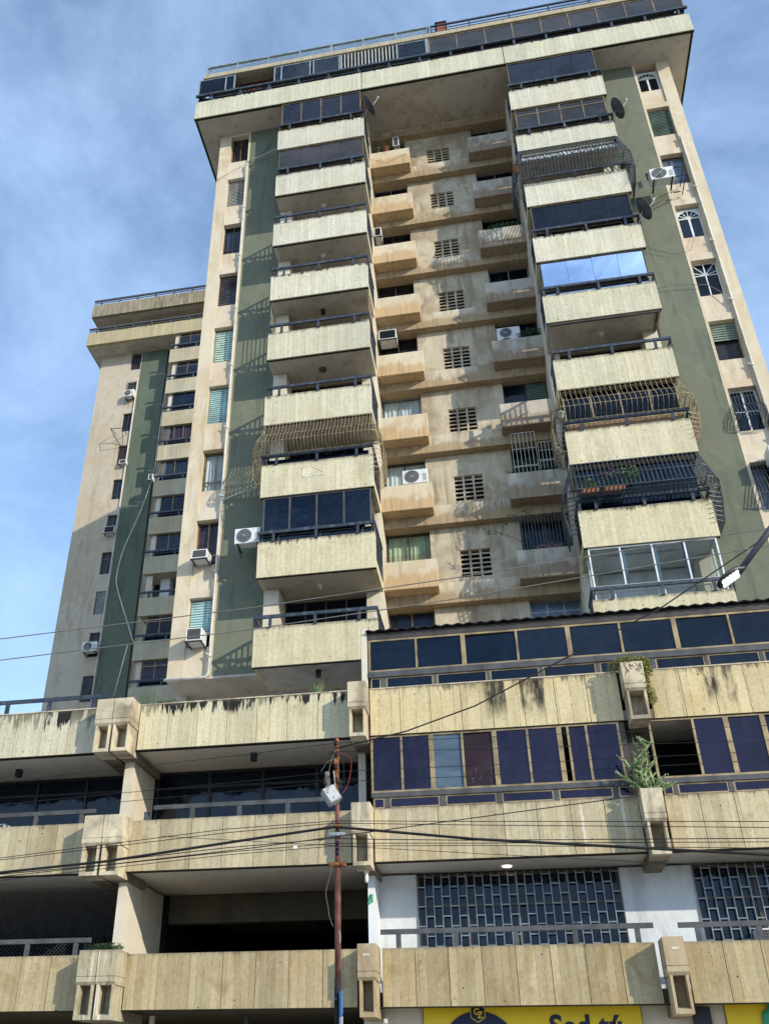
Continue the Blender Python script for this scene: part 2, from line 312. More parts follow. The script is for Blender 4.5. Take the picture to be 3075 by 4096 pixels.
# ------------------------------------------------------------------ mesh helpers
def spline(P_, n=6):
    P_ = [Vector(p) for p in P_]; Q = [P_[0]]+P_+[P_[-1]]; out = []
    for i in range(1, len(Q)-2):
        for j in range(n):
            t = j/n; a, c_, d, e = Q[i-1], Q[i], Q[i+1], Q[i+2]; out.append(.5*((2*c_)+(-a+d)*t+(2*a-5*c_+4*d-e)*t*t+(-a+3*c_-3*d+e)*t**3))
    return out+[P_[-1]]
class MB:
    def __init__(s): s.v = []; s.f = []; s.mi = []; s.cur = 0; s.sm = []
    def box(s, x0, x1, y0, y1, z0, z1):
        if x0 > x1: x0, x1 = x1, x0
        if y0 > y1: y0, y1 = y1, y0
        if z0 > z1: z0, z1 = z1, z0
        b = len(s.v)
        s.v += [(x0, y0, z0), (x1, y0, z0), (x1, y1, z0), (x0, y1, z0), (x0, y0, z1), (x1, y0, z1), (x1, y1, z1), (x0, y1, z1)]
        for q in ((0, 3, 2, 1), (4, 5, 6, 7), (0, 1, 5, 4), (1, 2, 6, 5), (2, 3, 7, 6), (3, 0, 4, 7)): s.face([b+i for i in q])
        return s
    def face(s, idx, sm=False): s.f.append(idx); s.mi.append(s.cur); s.sm.append(sm)
    def quad(s, a, b_, c, d):
        n = len(s.v); s.v += [tuple(a), tuple(b_), tuple(c), tuple(d)]; s.face([n, n+1, n+2, n+3]); return s
    def tri(s, a, b_, c):
        n = len(s.v); s.v += [tuple(a), tuple(b_), tuple(c)]; s.face([n, n+1, n+2]); return s
    def tube(s, pts, r, n=6, caps=True, smooth=True):
        pts = [Vector(p) for p in pts]; rs = r if isinstance(r, (list, tuple)) else [r]*len(pts)
        rings = []; prev = None
        for i, p in enumerate(pts):
            d = (pts[min(i+1, len(pts)-1)]-pts[max(i-1, 0)])
            if d.length < 1e-9: d = Vector((0, 0, 1))
            d.normalize()
            a = Vector((0, 0, 1)) if abs(d.z) < .9 else Vector((1, 0, 0))
            if prev is not None: a = prev
            e1 = (a-d*a.dot(d))
            if e1.length < 1e-6: e1 = Vector((0, 1, 0))-d*d.y
            e1.normalize(); e2 = d.cross(e1); prev = e1
            b = len(s.v); rings.append(b)
            for k in range(n):
                t = 2*math.pi*(k+.5)/n
                s.v.append(tuple(p+(e1*math.cos(t)+e2*math.sin(t))*rs[i]))
        for i in range(len(rings)-1):
            for k in range(n):
                k2 = (k+1) % n; s.face([rings[i]+k, rings[i]+k2, rings[i+1]+k2, rings[i+1]+k], smooth and n > 4)
        if caps:
            s.face([rings[0]+k for k in range(n)][::-1]); s.face([rings[-1]+k for k in range(n)])
        return s
    def prism(s, poly, axis, a0, a1):
        """extrude polygon (2D pts in the other two axes) along axis"""
        def P(u, v, a): return {'x': (a, u, v), 'y': (u, a, v), 'z': (u, v, a)}[axis]
        b = len(s.v); n = len(poly)
        s.v += [P(u, v, a0) for u, v in poly]+[P(u, v, a1) for u, v in poly]
        s.face([b+i for i in range(n)]); s.face([b+n+i for i in range(n)][::-1])
        for i in range(n): j = (i+1) % n; s.face([b+i, b+n+i, b+n+j, b+j])
        return s
    def disc(s, c, nrm, r, n=16, thick=.01):
        nrm = Vector(nrm).normalized(); c = Vector(c)
        s.tube([c, c+nrm*thick], r, n, True, False); return s
    def lathe(s, c, axis, prof, n=20):
        ax = Vector(axis).normalized(); c = Vector(c)
        a = Vector((0, 0, 1)) if abs(ax.z) < .9 else Vector((1, 0, 0)); e1 = (a-ax*a.dot(ax)).normalized(); e2 = ax.cross(e1)
        rings = []
        for h, r in prof:
            b = len(s.v); rings.append(b)
            for k in range(n):
                t = 2*math.pi*k/n; s.v.append(tuple(c+ax*h+(e1*math.cos(t)+e2*math.sin(t))*max(r, 1e-4)))
        for i in range(len(rings)-1):
            for k in range(n): k2 = (k+1) % n; s.face([rings[i]+k, rings[i]+k2, rings[i+1]+k2, rings[i+1]+k], True)
        return s
    def leaves(s, c, rad, n, size, rnd=R, aspect=.5):
        for _ in range(n):
            while True:
                p = Vector((rnd.uniform(-1, 1), rnd.uniform(-1, 1), rnd.uniform(-1, 1)))
                if p.length < 1: break
            p = Vector((c[0]+p.x*rad[0], c[1]+p.y*rad[1], c[2]+p.z*rad[2]))
            d = Vector((rnd.uniform(-1, 1), rnd.uniform(-1, 1), rnd.uniform(-.6, 1))).normalized()
            e = d.cross(Vector((rnd.uniform(-1, 1), rnd.uniform(-1, 1), rnd.uniform(-1, 1)))).normalized()
            sz = size*rnd.uniform(.6, 1.3)
            s.quad(p, p+d*sz*.5+e*sz*aspect*.5, p+d*sz, p+d*sz*.5-e*sz*aspect*.5)
        return s

def tagset(o, label, cat, group=None, kind=None):
    if label: o['label'] = label
    if cat: o['category'] = cat
    if group: o['group'] = group
    if kind: o['kind'] = kind
UNIT = [1.0]     # size of the modelling unit in metres; the street furniture section uses a smaller one
def mk(name, mb, mats, parent=None, bevel=0, label=None):
    if not isinstance(mats, (list, tuple)): mats = [mats]
    root = parent
    while root is not None and root.parent is not None: root = root.parent
    off = Vector(root['_o']) if root is not None and '_o' in root else Vector((0, 0, 0))
    me = bpy.data.meshes.new(name)
    k = UNIT[0]; me.from_pydata([(v[0]*k-off.x, v[1]*k-off.y, v[2]*k-off.z) for v in mb.v], [], mb.f)
    for m in mats: me.materials.append(M[m] if isinstance(m, str) else m)
    me.polygons.foreach_set('material_index', mb.mi); me.polygons.foreach_set('use_smooth', mb.sm)
    me.update()
    o = bpy.data.objects.new(name, me); C.objects.link(o)
    if parent is not None: o.parent = parent
    if bevel:
        b = o.modifiers.new('Bevel', 'BEVEL'); b.width = bevel; b.segments = 1; b.limit_method = 'ANGLE'
    if label: o['label'] = label
    return o
def thing(name, loc, label, cat, group=None):
    loc = [c*UNIT[0] for c in loc]
    o = bpy.data.objects.new(name, None); C.objects.link(o); o.location = loc; o['_o'] = list(loc)
    tagset(o, label, cat, group); return o
def single(name, mb, mats, label, cat, group=None, kind=None, bevel=0):
    """a thing that is one mesh, with its origin at the mesh's foot"""
    xs = [v[0] for v in mb.v]; ys = [v[1] for v in mb.v]; zs = [v[2] for v in mb.v]
    off = ((min(xs)+max(xs))/2, (min(ys)+max(ys))/2, min(zs)) if kind != 'structure' else (0, 0, 0)
    mb.v = [(a-off[0], b-off[1], c-off[2]) for a, b, c in mb.v]
    o = mk(name, mb, mats, None, bevel); o.location = [c*UNIT[0] for c in off]; tagset(o, label, cat, group, kind); return o

# ------------------------------------------------------------------ ground
g = MB().box(-900, 900, -900, 900, -2.2, -1.75); single('ground', g, 'earth', 'dry ground reaching the horizon', 'ground', None, 'structure')
g = MB().box(-200, 200, -3, 11.2, -1.74, -1.72); single('road', g, 'asphalt', 'asphalt street in front of the building', 'road', None, 'structure')
g = MB().box(-200, 200, 11.2, 21.6, -1.74, -1.6); g.box(-200, 200, -8, -3, -1.74, -1.6); single('pavement', g, 'paving', 'pavement in front of the shops', 'pavement', None, 'structure', .02)
g = MB()
for i in range(-18, 19): g.box(i*6, i*6+3, 4, 4.15, -1.715, -1.711)
single('road_marking', g, 'sign_white', 'dashed white centre line on the street', 'marking', None, 'structure')

# ================================================================== window builders
def fr_rect(mb, x0, x1, z0, z1, y, w=.05, d=.06, top=True, bot=True):
    mb.box(x0, x0+w, y, y+d, z0, z1); mb.box(x1-w, x1, y, y+d, z0, z1)
    if bot: mb.box(x0+w, x1-w, y+.002, y+d-.002, z0, z0+w)
    if top: mb.box(x0+w, x1-w, y+.002, y+d-.002, z1-w, z1)
def curtain(mb, x0, x1, z0, z1, y, amp=.035, n=9, seed=0):
    rr = random.Random(seed); k = max(24, int((x1-x0)*46)); b = len(mb.v)
    ph = rr.uniform(0, 6)
    for i in range(k+1):
        t = i/k; xx = x0+(x1-x0)*t; f = n*(x1-x0)*(1+.08*math.sin(5*t+ph))
        yy = y+amp*math.sin(2*math.pi*f*t+ph)+amp*.6*math.sin(2*math.pi*f*.43*t+2*ph)
        mb.v += [(xx, yy, z0), (xx, yy+amp*.4*math.sin(9*t+ph), (z0+z1)/2), (xx, yy*.3+y*.7, z1)]
    for i in range(k):
        for j in range(2): mb.face([b+3*i+j, b+3*i+3+j, b+3*i+4+j, b+3*i+1+j], True)
def louvers(mb, x0, x1, z0, z1, y, n, tilt=.6, w=None):
    h = (z1-z0)/n; w = w or h*.62
    for i in range(n):
        zc = z0+h*(i+.5); dy = w*.5*math.cos(tilt)*.55; dz = w*.78
        mb.prism([(y-dy, zc-dz), (y-dy+.006, zc-dz-.003), (y+dy+.006, zc+dz-.003), (y+dy, zc+dz)], 'x', x0, x1)
def win(par, x0, x1, z0, z1, y, frame, pane, mulls=(.5,), trans=None, cur=None, w=.05, extra=None, name='window', back=True):
    f = MB(); fr_rect(f, x0, x1, z0, z1, y, w)
    W = x1-x0
    for m in mulls:
        dbl = w*(1.0 if m > 0 else 2); m = abs(m)
        f.box(x0+W*m-dbl/2, x0+W*m+dbl/2, y+.004, y+.05, z0+w, z1-w)
    if trans is not None: f.box(x0+w, x1-w, y+.007, y+.046, z0+(z1-z0)*trans-w/2, z0+(z1-z0)*trans+w/2)
    o = mk(name, f, frame, par)
    p = MB(); p.box(x0+w*.5, x1-w*.5, y+.022, y+.032, z0+w*.5, z1-w*.5); mk('pane', p, pane, o)
    if back:
        b = MB(); b.box(x0, x1, y+.24, y+.27, z0, z1)
        mk('backing', b, 'dark', o)
    if cur:
        c = MB(); col, a0, a1 = cur; curtain(c, x0+W*a0, x0+W*a1, z0+.02, z1-.03, y+.13, .03, 7, int(x0*100+z0*10)); mk('curtain', c, col, o)
    if extra: extra(o)
    return o
def fanlight(par, x0, x1, z0, z1, y, dark='glass_blue', w=.07, sash=True):
    f = MB(); fr_rect(f, x0, x1, z0, z1, y, w, .07)
    W = x1-x0; H = z1-z0; zt = z0+H*.70 if sash else z0+.05
    f.box(x0+w, x1-w, y-.01, y+.06, zt-.03, zt+.03)
    if sash: f.box((x0+x1)/2-.035, (x0+x1)/2+.035, y-.006, y+.055, z0+w, zt-.03)
    cx = (x0+x1)/2; rx = W/2-w; rz = z1-w-zt-.05
    n = 14; arc = [(cx+rx*math.cos(math.pi*i/n), zt+.03+rz*math.sin(math.pi*i/n)) for i in range(n+1)]
    for i in range(n):        # solid spandrel outside the arch
        (a, b), (c, d) = arc[i], arc[i+1]
        f.quad((a, y+.01, b), (a, y+.01, z1-w), (c, y+.01, z1-w), (c, y+.01, d)) if i != 0 and i != n-1 else f.quad((a, y+.01, b), (a, y+.01, z1-w), (c, y+.01, z1-w), (c, y+.01, d))
    for i in range(1, 6):
        t = math.pi*i/6; f.tube([(cx+.09*math.cos(t), y+.02, zt+.03+.06*math.sin(t)), (cx+rx*math.cos(t), y+.02, zt+.03+rz*math.sin(t))], .018, 4)
    f.disc((cx, y+.03, zt+.03), (0, -1, 0), .1, 14, .02)
    o = mk('window', f, 'whiteframe', par)
    p = MB(); p.box(x0+.03, x1-.03, y+.03, y+.04, z0+.03, z1-.03); mk('pane', p, dark, o)
    return o

# ================================================================== MAIN TOWER
T = thing('apartment_tower', (0, 24.5, 7.6), 'tall concrete apartment tower with board marked balconies, green wall strips and wide flat roof slab', 'building')
ZT = lambda k: 11.89+(9-k)*2.948
# --- walls
wm = MB()
ztop = 37.44
wm.box(-9.71, -3.095, 25.32, 38, 10.984, ztop-.004)
wm.box(3.005, 9.66, 25.32, 38, 10.984, ztop-.004)
wm.box(-3.095, 3.005, 26.40, 38, 10.984, ztop-.004)
wm.box(-9.71, -9.2, 24.5, 25.32, 10.98, ztop-.002)       # left pilaster
wm.box(9.18, 9.66, 24.5, 25.32, 10.98, ztop-.002)        # right pilaster
wm.box(-8.375, -8.29, 24.49, 25.32, 10.98, ztop-.003)
wm.box(8.22, 8.31, 24.49, 25.32, 10.98, ztop-.003)
mk('wall', wm, 'beige', T)
for side in (0, 1):
    xa, xb = (-9.2, -8.375) if side == 0 else (8.31, 9.18)
    prev = 10.98
    for k in range(9, 0, -1):
        zt = ZT(k); a, b = (zt+.10, zt+1.83) if side == 0 else (zt+.16, zt+1.87)
        if side == 1 and k == 1: b = ztop-.05
        # head band flush, panel below slightly recessed
        wp = MB(); wp.box(xa, xb, 24.56, 25.3, prev+.30 if prev > 11 else prev, a)
        if prev > 11: wp.box(xa, xb, 24.502, 25.3, prev, prev+.30)
        mk('spandrel', wp, 'beige_panel', T)
        prev = b
    wp = MB(); wp.box(xa, xb, 24.502, 25.3, prev, ztop-.003); mk('spandrel', wp, 'beige_panel', T)
gm = MB(); gm.box(-8.29, -6.70, 24.5, 25.3, 10.98, ztop-.002); mk('painted_wall', gm, 'green', T, 0, 'dark green painted wall strip beside the left balconies')
gm = MB(); gm.box(6.68, 8.22, 24.5, 25.3, 10.98, ztop-.002); mk('painted_wall', gm, 'green', T, 0, 'olive green painted wall strip beside the right balconies')
# balcony bay side columns and bay side walls
cm = MB()
for k in range(1, 10):
    zt = ZT(k); z0 = zt-.93; z1 = zt+1.72
    if k == 1: z1 = ztop-.01
    cm.box(-6.68, -6.2, 24.22, 25.12, z0, z1); cm.box(-3.56, -3.095, 24.92, 25.31, z0, z1)
    cm.box(6.15, 6.66, 24.42, 25.12, z0, z1); cm.box(3.005, 3.4, 24.92, 25.31, z0, z1)
    cm.box(-6.2, -3.56, 25.16, 25.315, z0, z1); cm.box(3.4, 6.15, 25.16, 25.315, z0, z1)
cm.box(-3.095, -3.03, 24.98, 26.39, 10.98, ztop-.01); cm.box(2.94, 3.005, 24.98, 26.39, 10.98, ztop-.01)
mk('balcony_wall', cm, 'lightwall', T)
# --- balconies
def holes(mb, xs, zs, y, r=.016):
    mb.cur = 1
    for x in xs:
        for z in zs: mb.disc((x, y+.002, z), (0, -1, 0), r, 8, .004)
    mb.cur = 0
def balcony(side, k):
    x0, x1 = (-6.72, -3.04) if side == 'L' else (2.95, 6.67)
    zt = ZT(k); zb = zt-1.23; b = MB(); zf = zt-.98 if (side, k) == ('R', 2) else zb
    b.box(x0, x1, 23.4, 23.53, zf, zt)
    b.box(x0+.05, x1-.05, 23.53, 25.30, zb+.03, zb+.27)
    b.box(x0+.005, x0+.13, 23.53, 24.49, zb+.015, zb+.34); b.box(x1-.13, x1-.005, 23.53, 25.2, zb+.015, zb+.34)
    b.box(x0+.002, x1-.002, 23.395, 23.53, zt+.001, zt+.022)   # coping
    rr = random.Random(k+(5 if side == 'L' else 50))
    xs = [x0+.35, x0+1.35, x0+2.35, x0+3.4]
    b.cur = 1
    for x in xs:
        for z in (zb+.13, zt-.25):
            if rr.random() < .75: b.disc((x+rr.uniform(-.05, .05), 23.4, z+rr.uniform(-.04, .04)), (0, -1, 0), rr.choice((.011, .014, .018)), 8, .004)
    b.box(x0-.003, x1+.003, 23.45, 23.52, zb-.012, zb+.006)
    b.cur = 2; b.box(x0+.14, x1-.14, 23.53, 25.1, zb+.02, zb+.028)
    o = mk('balcony', b, [tc_mat(k), 'joint', 'soffit'], T, 0)
    return o
def front_rail(par, side, k, mat='navy', lower='open', side_open=True, rear=True):
    x0, x1 = (-6.71, -3.04) if side == 'L' else (2.95, 6.68)
    zt = ZT(k); r = MB(); zr = zt+.29
    r.box(x0-.02, x1+.02, 23.335, 23.40, zr, zr+.10)
    ps = [x0+.45, x0+1.8, x0+3.1] if side == 'L' else [x0+.5, x0+1.85, x0+3.2]
    for p in ps: r.box(p, p+.085, 23.342, 23.395, zt, zr)
    # side railings of bars with two horizontal members
    for sx, yy in ((x0, 24.45), (x1-.03, 25.0)):
        r.box(sx, sx+.05, 23.42, yy, zr+.002, zr+.098)
        r.box(sx+.01, sx+.04, 23.53, yy, zt-.18, zt-.13)
        n = 7
        for i in range(n):
            y = 23.6+(yy-23.66)*i/(n-1); r.box(sx+.012, sx+.038, y, y+.03, zt-.9, zr+.004)
        r.tube([(sx+.025, 23.36, zr), (sx+.06, 23.5, zt-.02)], .03, 4)
    return mk('railing', r, mat, par)
def glazing(par, side, k, frame, pane, fr=(.25, .5, .75), low=True, trans=None, y=23.46, w=.055, z1=None, cur=None):
    x0, x1 = (-6.62, -3.14) if side == 'L' else (3.06, 6.56)
    zt = ZT(k); top = zt+1.71 if k > 1 else ztop-.01
    f = MB(); f.v = []
    zl = zt+.42
    fr_rect(f, x0, x1, zl, top, y, w)
    W = x1-x0
    for m in fr: f.box(x0+W*m-w*.5, x0+W*m+w*.5, y+.003, y+.05, zl+w, top-w)
    if trans: f.box(x0+w, x1-w, y+.006, y+.045, zl+(top-zl)*trans-.03, zl+(top-zl)*trans+.03)
    if low:
        for a, b_ in ((0, .11), (.15, .49), (.53, .88), (.91, 1)):
            fr_rect(f, x0+W*a, x0+W*b_, zt+.02, zt+.28, y+.005, .03, .04)
    for sx in (x0, x1-.05):      # side returns
        f.box(sx, sx+.05, y+.07, 24.42, zl, zl+.05); f.box(sx, sx+.05, y+.07, 24.42, top-.06, top-.01)
        f.box(sx+.002, sx+.048, 24.0, 24.05, zl, top-.06)
    o = mk('glazing_frame', f, frame, par)
    p = MB(); p.box(x0+.02, x1-.02, y+.022, y+.03, zl+.02, top-.02)
    if low: p.box(x0+.02, x1-.02, y+.022, y+.03, zt+.01, zt+.28)
    for sx in (x0+.018, x1-.026): p.box(sx, sx+.008, y+.07, 24.42, zt-.85, top-.02)
    mk('glass', p, pane, par)
    return o
def frameless(par, side, k, pane):
    x0, x1 = (-6.62, -3.14) if side == 'L' else (3.08, 6.52)
    zt = ZT(k); top = zt+1.70 if k > 1 else ztop-.015; y = 23.46
    f = MB(); f.box(x0, x1, y-.01, y+.05, top-.04, top+.005); f.box(x0, x1, y-.01, y+.05, zt+.41, zt+.45)
    f.box(x0-.03, x0, y-.01, y+.04, zt+.41, top); f.box(x1, x1+.03, y-.01, y+.04, zt+.41, top)
    for a, b_ in ((0, .11), (.15, .49), (.53, .88), (.91, 1)):
        W = x1-x0; fr_rect(f, x0+W*a, x0+W*b_, zt+.02, zt+.28, y+.005, .03, .04)
    mk('glazing_frame', f, 'bronze' if pane == 'mirror' else 'brown', par)
    p = MB(); n = 4
    for i in range(n):
        a = x0+(x1-x0)*i/n; b_ = x0+(x1-x0)*(i+1)/n; s = .004*(i % 2)
        p.quad((a+.004, y+.01+s*2, zt+.44), (b_-.004, y+.01-s+.012*(i % 3), zt+.44), (b_-.004, y+.012+.012*(i % 2), top-.03), (a+.004, y+.01, top-.03))
    p.box(x0+.02, x1-.02, y+.022, y+.03, zt+.01, zt+.28)
    for sx in (x0+.01, x1-.018): p.box(sx, sx+.008, y+.07, 24.42, zt-.85, top-.02)
    mk('glass', p, pane, par)
def backwin(par, side, k, cur=None):
    x0, x1 = (-6.19, -3.58) if side == 'L' else (3.42, 6.13)
    zt = ZT(k)
    win(par, x0, x1, zt-.9, zt+1.66, 25.09, 'bronze', 'glass', (.25, .5, .75), None, None, .05, None, 'balcony_door', False)
def cage(par, side, k, mat, prof, sprof, nb=30, side_out=.4, r=.011, hz=(.35, .62)):
    """front bars follow prof [(y,z)...], side bars bulge outwards in x"""
    x0, x1 = (-6.68, -3.06) if side == 'L' else (2.97, 6.6)
    b = MB()
    def sm(pr, n=9):
        if n == 0: return pr
        out = []
        P = [pr[0]]+pr+[pr[-1]]
        for i in range(1, len(P)-2):
            for j in range(n):
                t = j/n; a, c, d, e = P[i-1], P[i], P[i+1], P[i+2]
                out.append(tuple(.5*((2*c[q])+(-a[q]+d[q])*t+(2*a[q]-5*c[q]+4*d[q]-e[q])*t*t+(-a[q]+3*c[q]-3*d[q]+e[q])*t**3) for q in (0, 1)))
        out.append(pr[-1]); return out
    rnd = mat == 'goldbar'
    pf = sm(prof, 4 if rnd else 0); ps = sm(sprof, 4 if rnd else 0)
    for i in range(nb):
        x = x0+.04+(x1-x0-.08)*i/(nb-1); b.tube([(x, y, z) for y, z in pf], r, 4)
    ns = 11
    for s_, sgn in ((x0, -1), (x1, 1)):
        for i in range(ns):
            y = 23.42+(24.4-23.42)*i/(ns-1)
            b.tube([(s_+sgn*d, y, z) for d, z in ps], r, 4)
        for cc in range(1, 6):        # corner fan
            t = cc/6*math.pi/2
            pts = []
            for q in range(len(pf)):
                d1 = 23.4-pf[q][0]; z = pf[q][1]
                zs = z
                dd = 0
                # side offset at same height
                for a in range(len(ps)-1):
                    lo, hi = sorted((ps[a][1], ps[a+1][1]))
                    if lo <= z <= hi and hi > lo:
                        u = (z-ps[a][1])/(ps[a+1][1]-ps[a][1]); dd = ps[a][0]+(ps[a+1][0]-ps[a][0])*u; break
                pts.append((s_+sgn*dd*math.sin(t), 23.42-d1*math.cos(t), zs))
            b.tube(pts, r, 4)
    # horizontal hoops
    def hoop(f, rr_=r):
        q = f*(len(pf)-1); i = int(q); u = q-i; i2 = min(i+1, len(pf)-1)
        y = pf[i][0]+(pf[i2][0]-pf[i][0])*u; z = pf[i][1]+(pf[i2][1]-pf[i][1])*u
        dd = 0
        for a in range(len(ps)-1):
            lo, hi = sorted((ps[a][1], ps[a+1][1]))
            if lo <= z <= hi and hi > lo:
                uu = (z-ps[a][1])/(ps[a+1][1]-ps[a][1]); dd = ps[a][0]+(ps[a+1][0]-ps[a][0])*uu; break
        pts = [(x0-dd, 24.4, z), (x0-dd, 23.42, z)]
        for j in range(1, 6):
            t = math.pi/2*(1-j/6); pts.append((x0-dd*math.sin(t), 23.42-(23.4-y)*math.cos(t), z))
        pts += [(x0, y, z), (x1, y, z)]
        for j in range(1, 6):
            t = math.pi/2*(j/6); pts.append((x1+dd*math.sin(t), 23.42-(23.4-y)*math.cos(t), z))
        pts += [(x1+dd, 23.42, z), (x1+dd, 24.4, z)]
        b.tube(pts, rr_, 4)
    hoop(0.001, r*1.4)
    for f in hz: hoop(f)
    hoop(.999, r*1.4)
    # lower side hoops
    zmin = ps[-1][1]; zst = pf[-1][1]
    for s_, sgn in ((x0, -1), (x1, 1)):
        n = 6 if rnd else 7
        for j in range(n+1):
            z = zst+(zmin-zst)*j/n
            dd = 0
            for a in range(len(ps)-1):
                lo, hi = sorted((ps[a][1], ps[a+1][1]))
                if lo-1e-6 <= z <= hi+1e-6 and hi > lo:
                    uu = (z-ps[a][1])/(ps[a+1][1]-ps[a][1]); dd = ps[a][0]+(ps[a+1][0]-ps[a][0])*uu; break
            b.tube([(s_+sgn*dd, 24.4, z), (s_+sgn*dd, 23.46, z), (s_+sgn*.02, 23.3, z)], r, 4)
            b.tube([(s_+sgn*dd, 23.9, z), (s_+sgn*dd, 23.92, max(zmin, z-.01))], r, 4)
    return mk('security_cage', b, mat, par)

BAL = {}
for k in range(1, 10):
    BAL['L', k] = balcony('L', k); BAL['R', k] = balcony('R', k)
    front_rail(BAL['L', k], 'L', k); front_rail(BAL['R', k], 'R', k)
    backwin(BAL['L', k], 'L', k)
    if k != 9: backwin(BAL['R', k], 'R', k)
    else: q = MB(); q.box(3.42, 6.13, 25.1, 25.15, ZT(9)-.9, ZT(9)+1.7); mk('inner_wall', q, 'white', BAL['R', k])
B_ = BAL
glazing(B_['L', 1], 'L', 1, 'brown', 'glass')
frameless(B_['L', 2], 'L', 2, 'glass_smoke')
glazing(B_['L', 8], 'L', 8, 'steelgrey', 'glass_blue')
frameless(B_['R', 1], 'R', 1, 'glass')
glazing(B_['R', 2], 'R', 2, 'brown', 'glass_smoke', trans=.72)
frameless(B_['R', 4], 'R', 4, 'glass')
frameless(B_['R', 5], 'R', 5, 'mirror')
glazing(B_['R', 7], 'R', 7, 'gold', 'glass', (.01, .25, .505, .76), False, y=23.62)
glazing(B_['R', 9], 'R', 9, 'whiteframe', 'glass_clear', (.25, .5, .75), True, w=.045)
# gold cages (left 7, right 7), black cages (right 3, right 8)
for s_ in 'LR':
    z = ZT(7)
    cage(B_[s_, 7], s_, 7, 'goldbar', [(23.42, z+1.70), (23.37, z+1.42), (23.10, z+.98), (22.96, z+.70), (23.04, z+.48), (23.28, z+.36)],
         [(0.02, z+1.70), (.06, z+1.35), (.24, z+.95), (.34, z+.55), (.34, z+.0), (.29, z-.5), (.14, z-.68), (.03, z-.7)], 31 if s_ == 'L' else 24)
for k in (3, 8):
    z = ZT(k)
    cage(B_['R', k], 'R', k, 'blackbar', [(23.40, z+(1.98 if k == 3 else 1.70)), (22.95, z+(.66 if k == 3 else .50)), (23.17, z+(.06 if k == 3 else .37))], [(0.02, z+(1.98 if k == 3 else 1.70)), (.40, z+.55), (.40, z+.0), (.30, z-.75)], 29, r=.016, hz=(.26, .5))
    rr = MB()
    for j in range(4): rr.tube([(2.98, 23.02+j*.08, z+.40), (6.6, 23.02+j*.08, z+.40)], .009, 4)
    mk('cage_shelf', rr, 'blackbar', B_['R', k])
# brown framed infill behind the right gold cage: wicker strip below the rail
q = MB(); q.box(3.06, 6.56, 23.56, 23.60, ZT(7)+.01, ZT(7)+.36); mk('reed_screen', q, concrete('reed_screen', (.30, .20, .12), None, 0, .4, .025, .2, 2.), B_['R', 7])
q = MB()
for i in range(4): q.box(3.1+i*.85, 3.1+i*.85+.82, 23.6, 23.62, ZT(8)+.02, ZT(8)+1.6)
mk('glass', q, 'glass_blue', B_['R', 8])
q = MB(); curtain(q, 3.0, 6.6, ZT(3)+1.52, ZT(3)+1.69, 23.5, .03, 8, 3); mk('valance', q, 'cur_white', B_['R', 3])
q = MB(); curtain(q, -6.5, -3.2, ZT(7)+.02, ZT(7)+.26, 23.56, .02, 8, 3); mk('valance', q, 'cur_dark', B_['L', 7])
q = MB(); q.box(-6.56, -3.2, 23.5, 23.51, ZT(7)+.01, ZT(7)+.27); mk('glass', q, 'glass', B_['L', 7])
# gold bars closing the sides of left 5, hanging posts of right 6
q = MB()
for i in range(8):
    y = 23.56+i*.12; q.tube([(-6.70, y, ZT(5)-.9), (-6.70, y, ZT(5)+1.7)], .014, 4); q.tube([(-3.06, y, ZT(5)-.9), (-3.06, y, ZT(5)+1.7)], .014, 4)
mk('side_bars', q, 'goldbar', B_['L', 5])
q = MB(); q.box(2.97, 3.04, 23.46, 23.53, ZT(6), ZT(6)+1.7); q.box(6.5, 6.57, 23.9, 23.97, ZT(6)+.9, ZT(6)+1.7); q.box(3.0, 6.6, 23.44, 23.5, ZT(6)+1.62, ZT(6)+1.71); q.box(6.52, 6.57, 23.5, 24.4, ZT(6)+1.62, ZT(6)+1.7)
mk('awning_track', q, 'bronze', B_['R', 6])
# lit room behind right 9: recessed spots and blue posts
q = MB()
for i in range(5):
    for j in range(2): q.disc((3.5+i*.62, 23.95+j*.6+.06*(i % 2), ZT(9)+1.735), (0, 0, -1), .055, 12, .012)
mk('ceiling_spot', q, 'acg', B_['R', 8])
q = MB()
for m in (3.97, 4.85, 5.65): q.box(m-.02, m+.09, 23.53, 23.57, ZT(9)+.45, ZT(9)+1.7)
mk('sliding_post', q, 'glass_pale', B_['R', 9])
q = MB(); q.box(6.18, 6.60, 24.36, 24.415, ZT(9)+.3, ZT(9)+1.6); mk('stone_cladding', q, 'stone', B_['R', 9])
q = MB(); q.box(3.14, 6.5, 23.6, 25.0, ZT(9)+1.722, ZT(9)+1.735); q.box(3.6, 5.6, 24.0, 24.8, ZT(9)+1.69, ZT(9)+1.7); mk('ceiling_coffer', q, 'white', B_['R', 8])
# scratched paint mark on left 7 parapet
q = MB(); zz = ZT(7)-.35
pts = [(-5.32, zz-.25), (-5.28, zz-.1), (-5.2, zz+.0), (-5.05, zz+.13), (-4.9, zz+.05), (-4.78, zz-.03), (-4.6, zz-.16), (-4.62, zz-.21), (-4.9, zz-.22), (-5.3, zz-.25), (-5.15, zz-.12), (-5.03, zz+.02)]
for a, b_ in zip(pts, pts[1:]): q.tube([(a[0], 23.397, a[1]), (b_[0], 23.397, b_[1])], .014, 4)
q.tube([(-5.34, 23.397, zz-.2), (-5.3, 23.397, zz+.08)], .015, 4); q.tube([(-4.63, 23.397, zz-.12), (-4.62, 23.397, zz+.1)], .014, 4); q.tube([(-4.85, 23.397, zz+.04), (-4.77, 23.397, zz+.1)], .01, 4)
mk('patch', q, 'chalk', B_['L', 7])

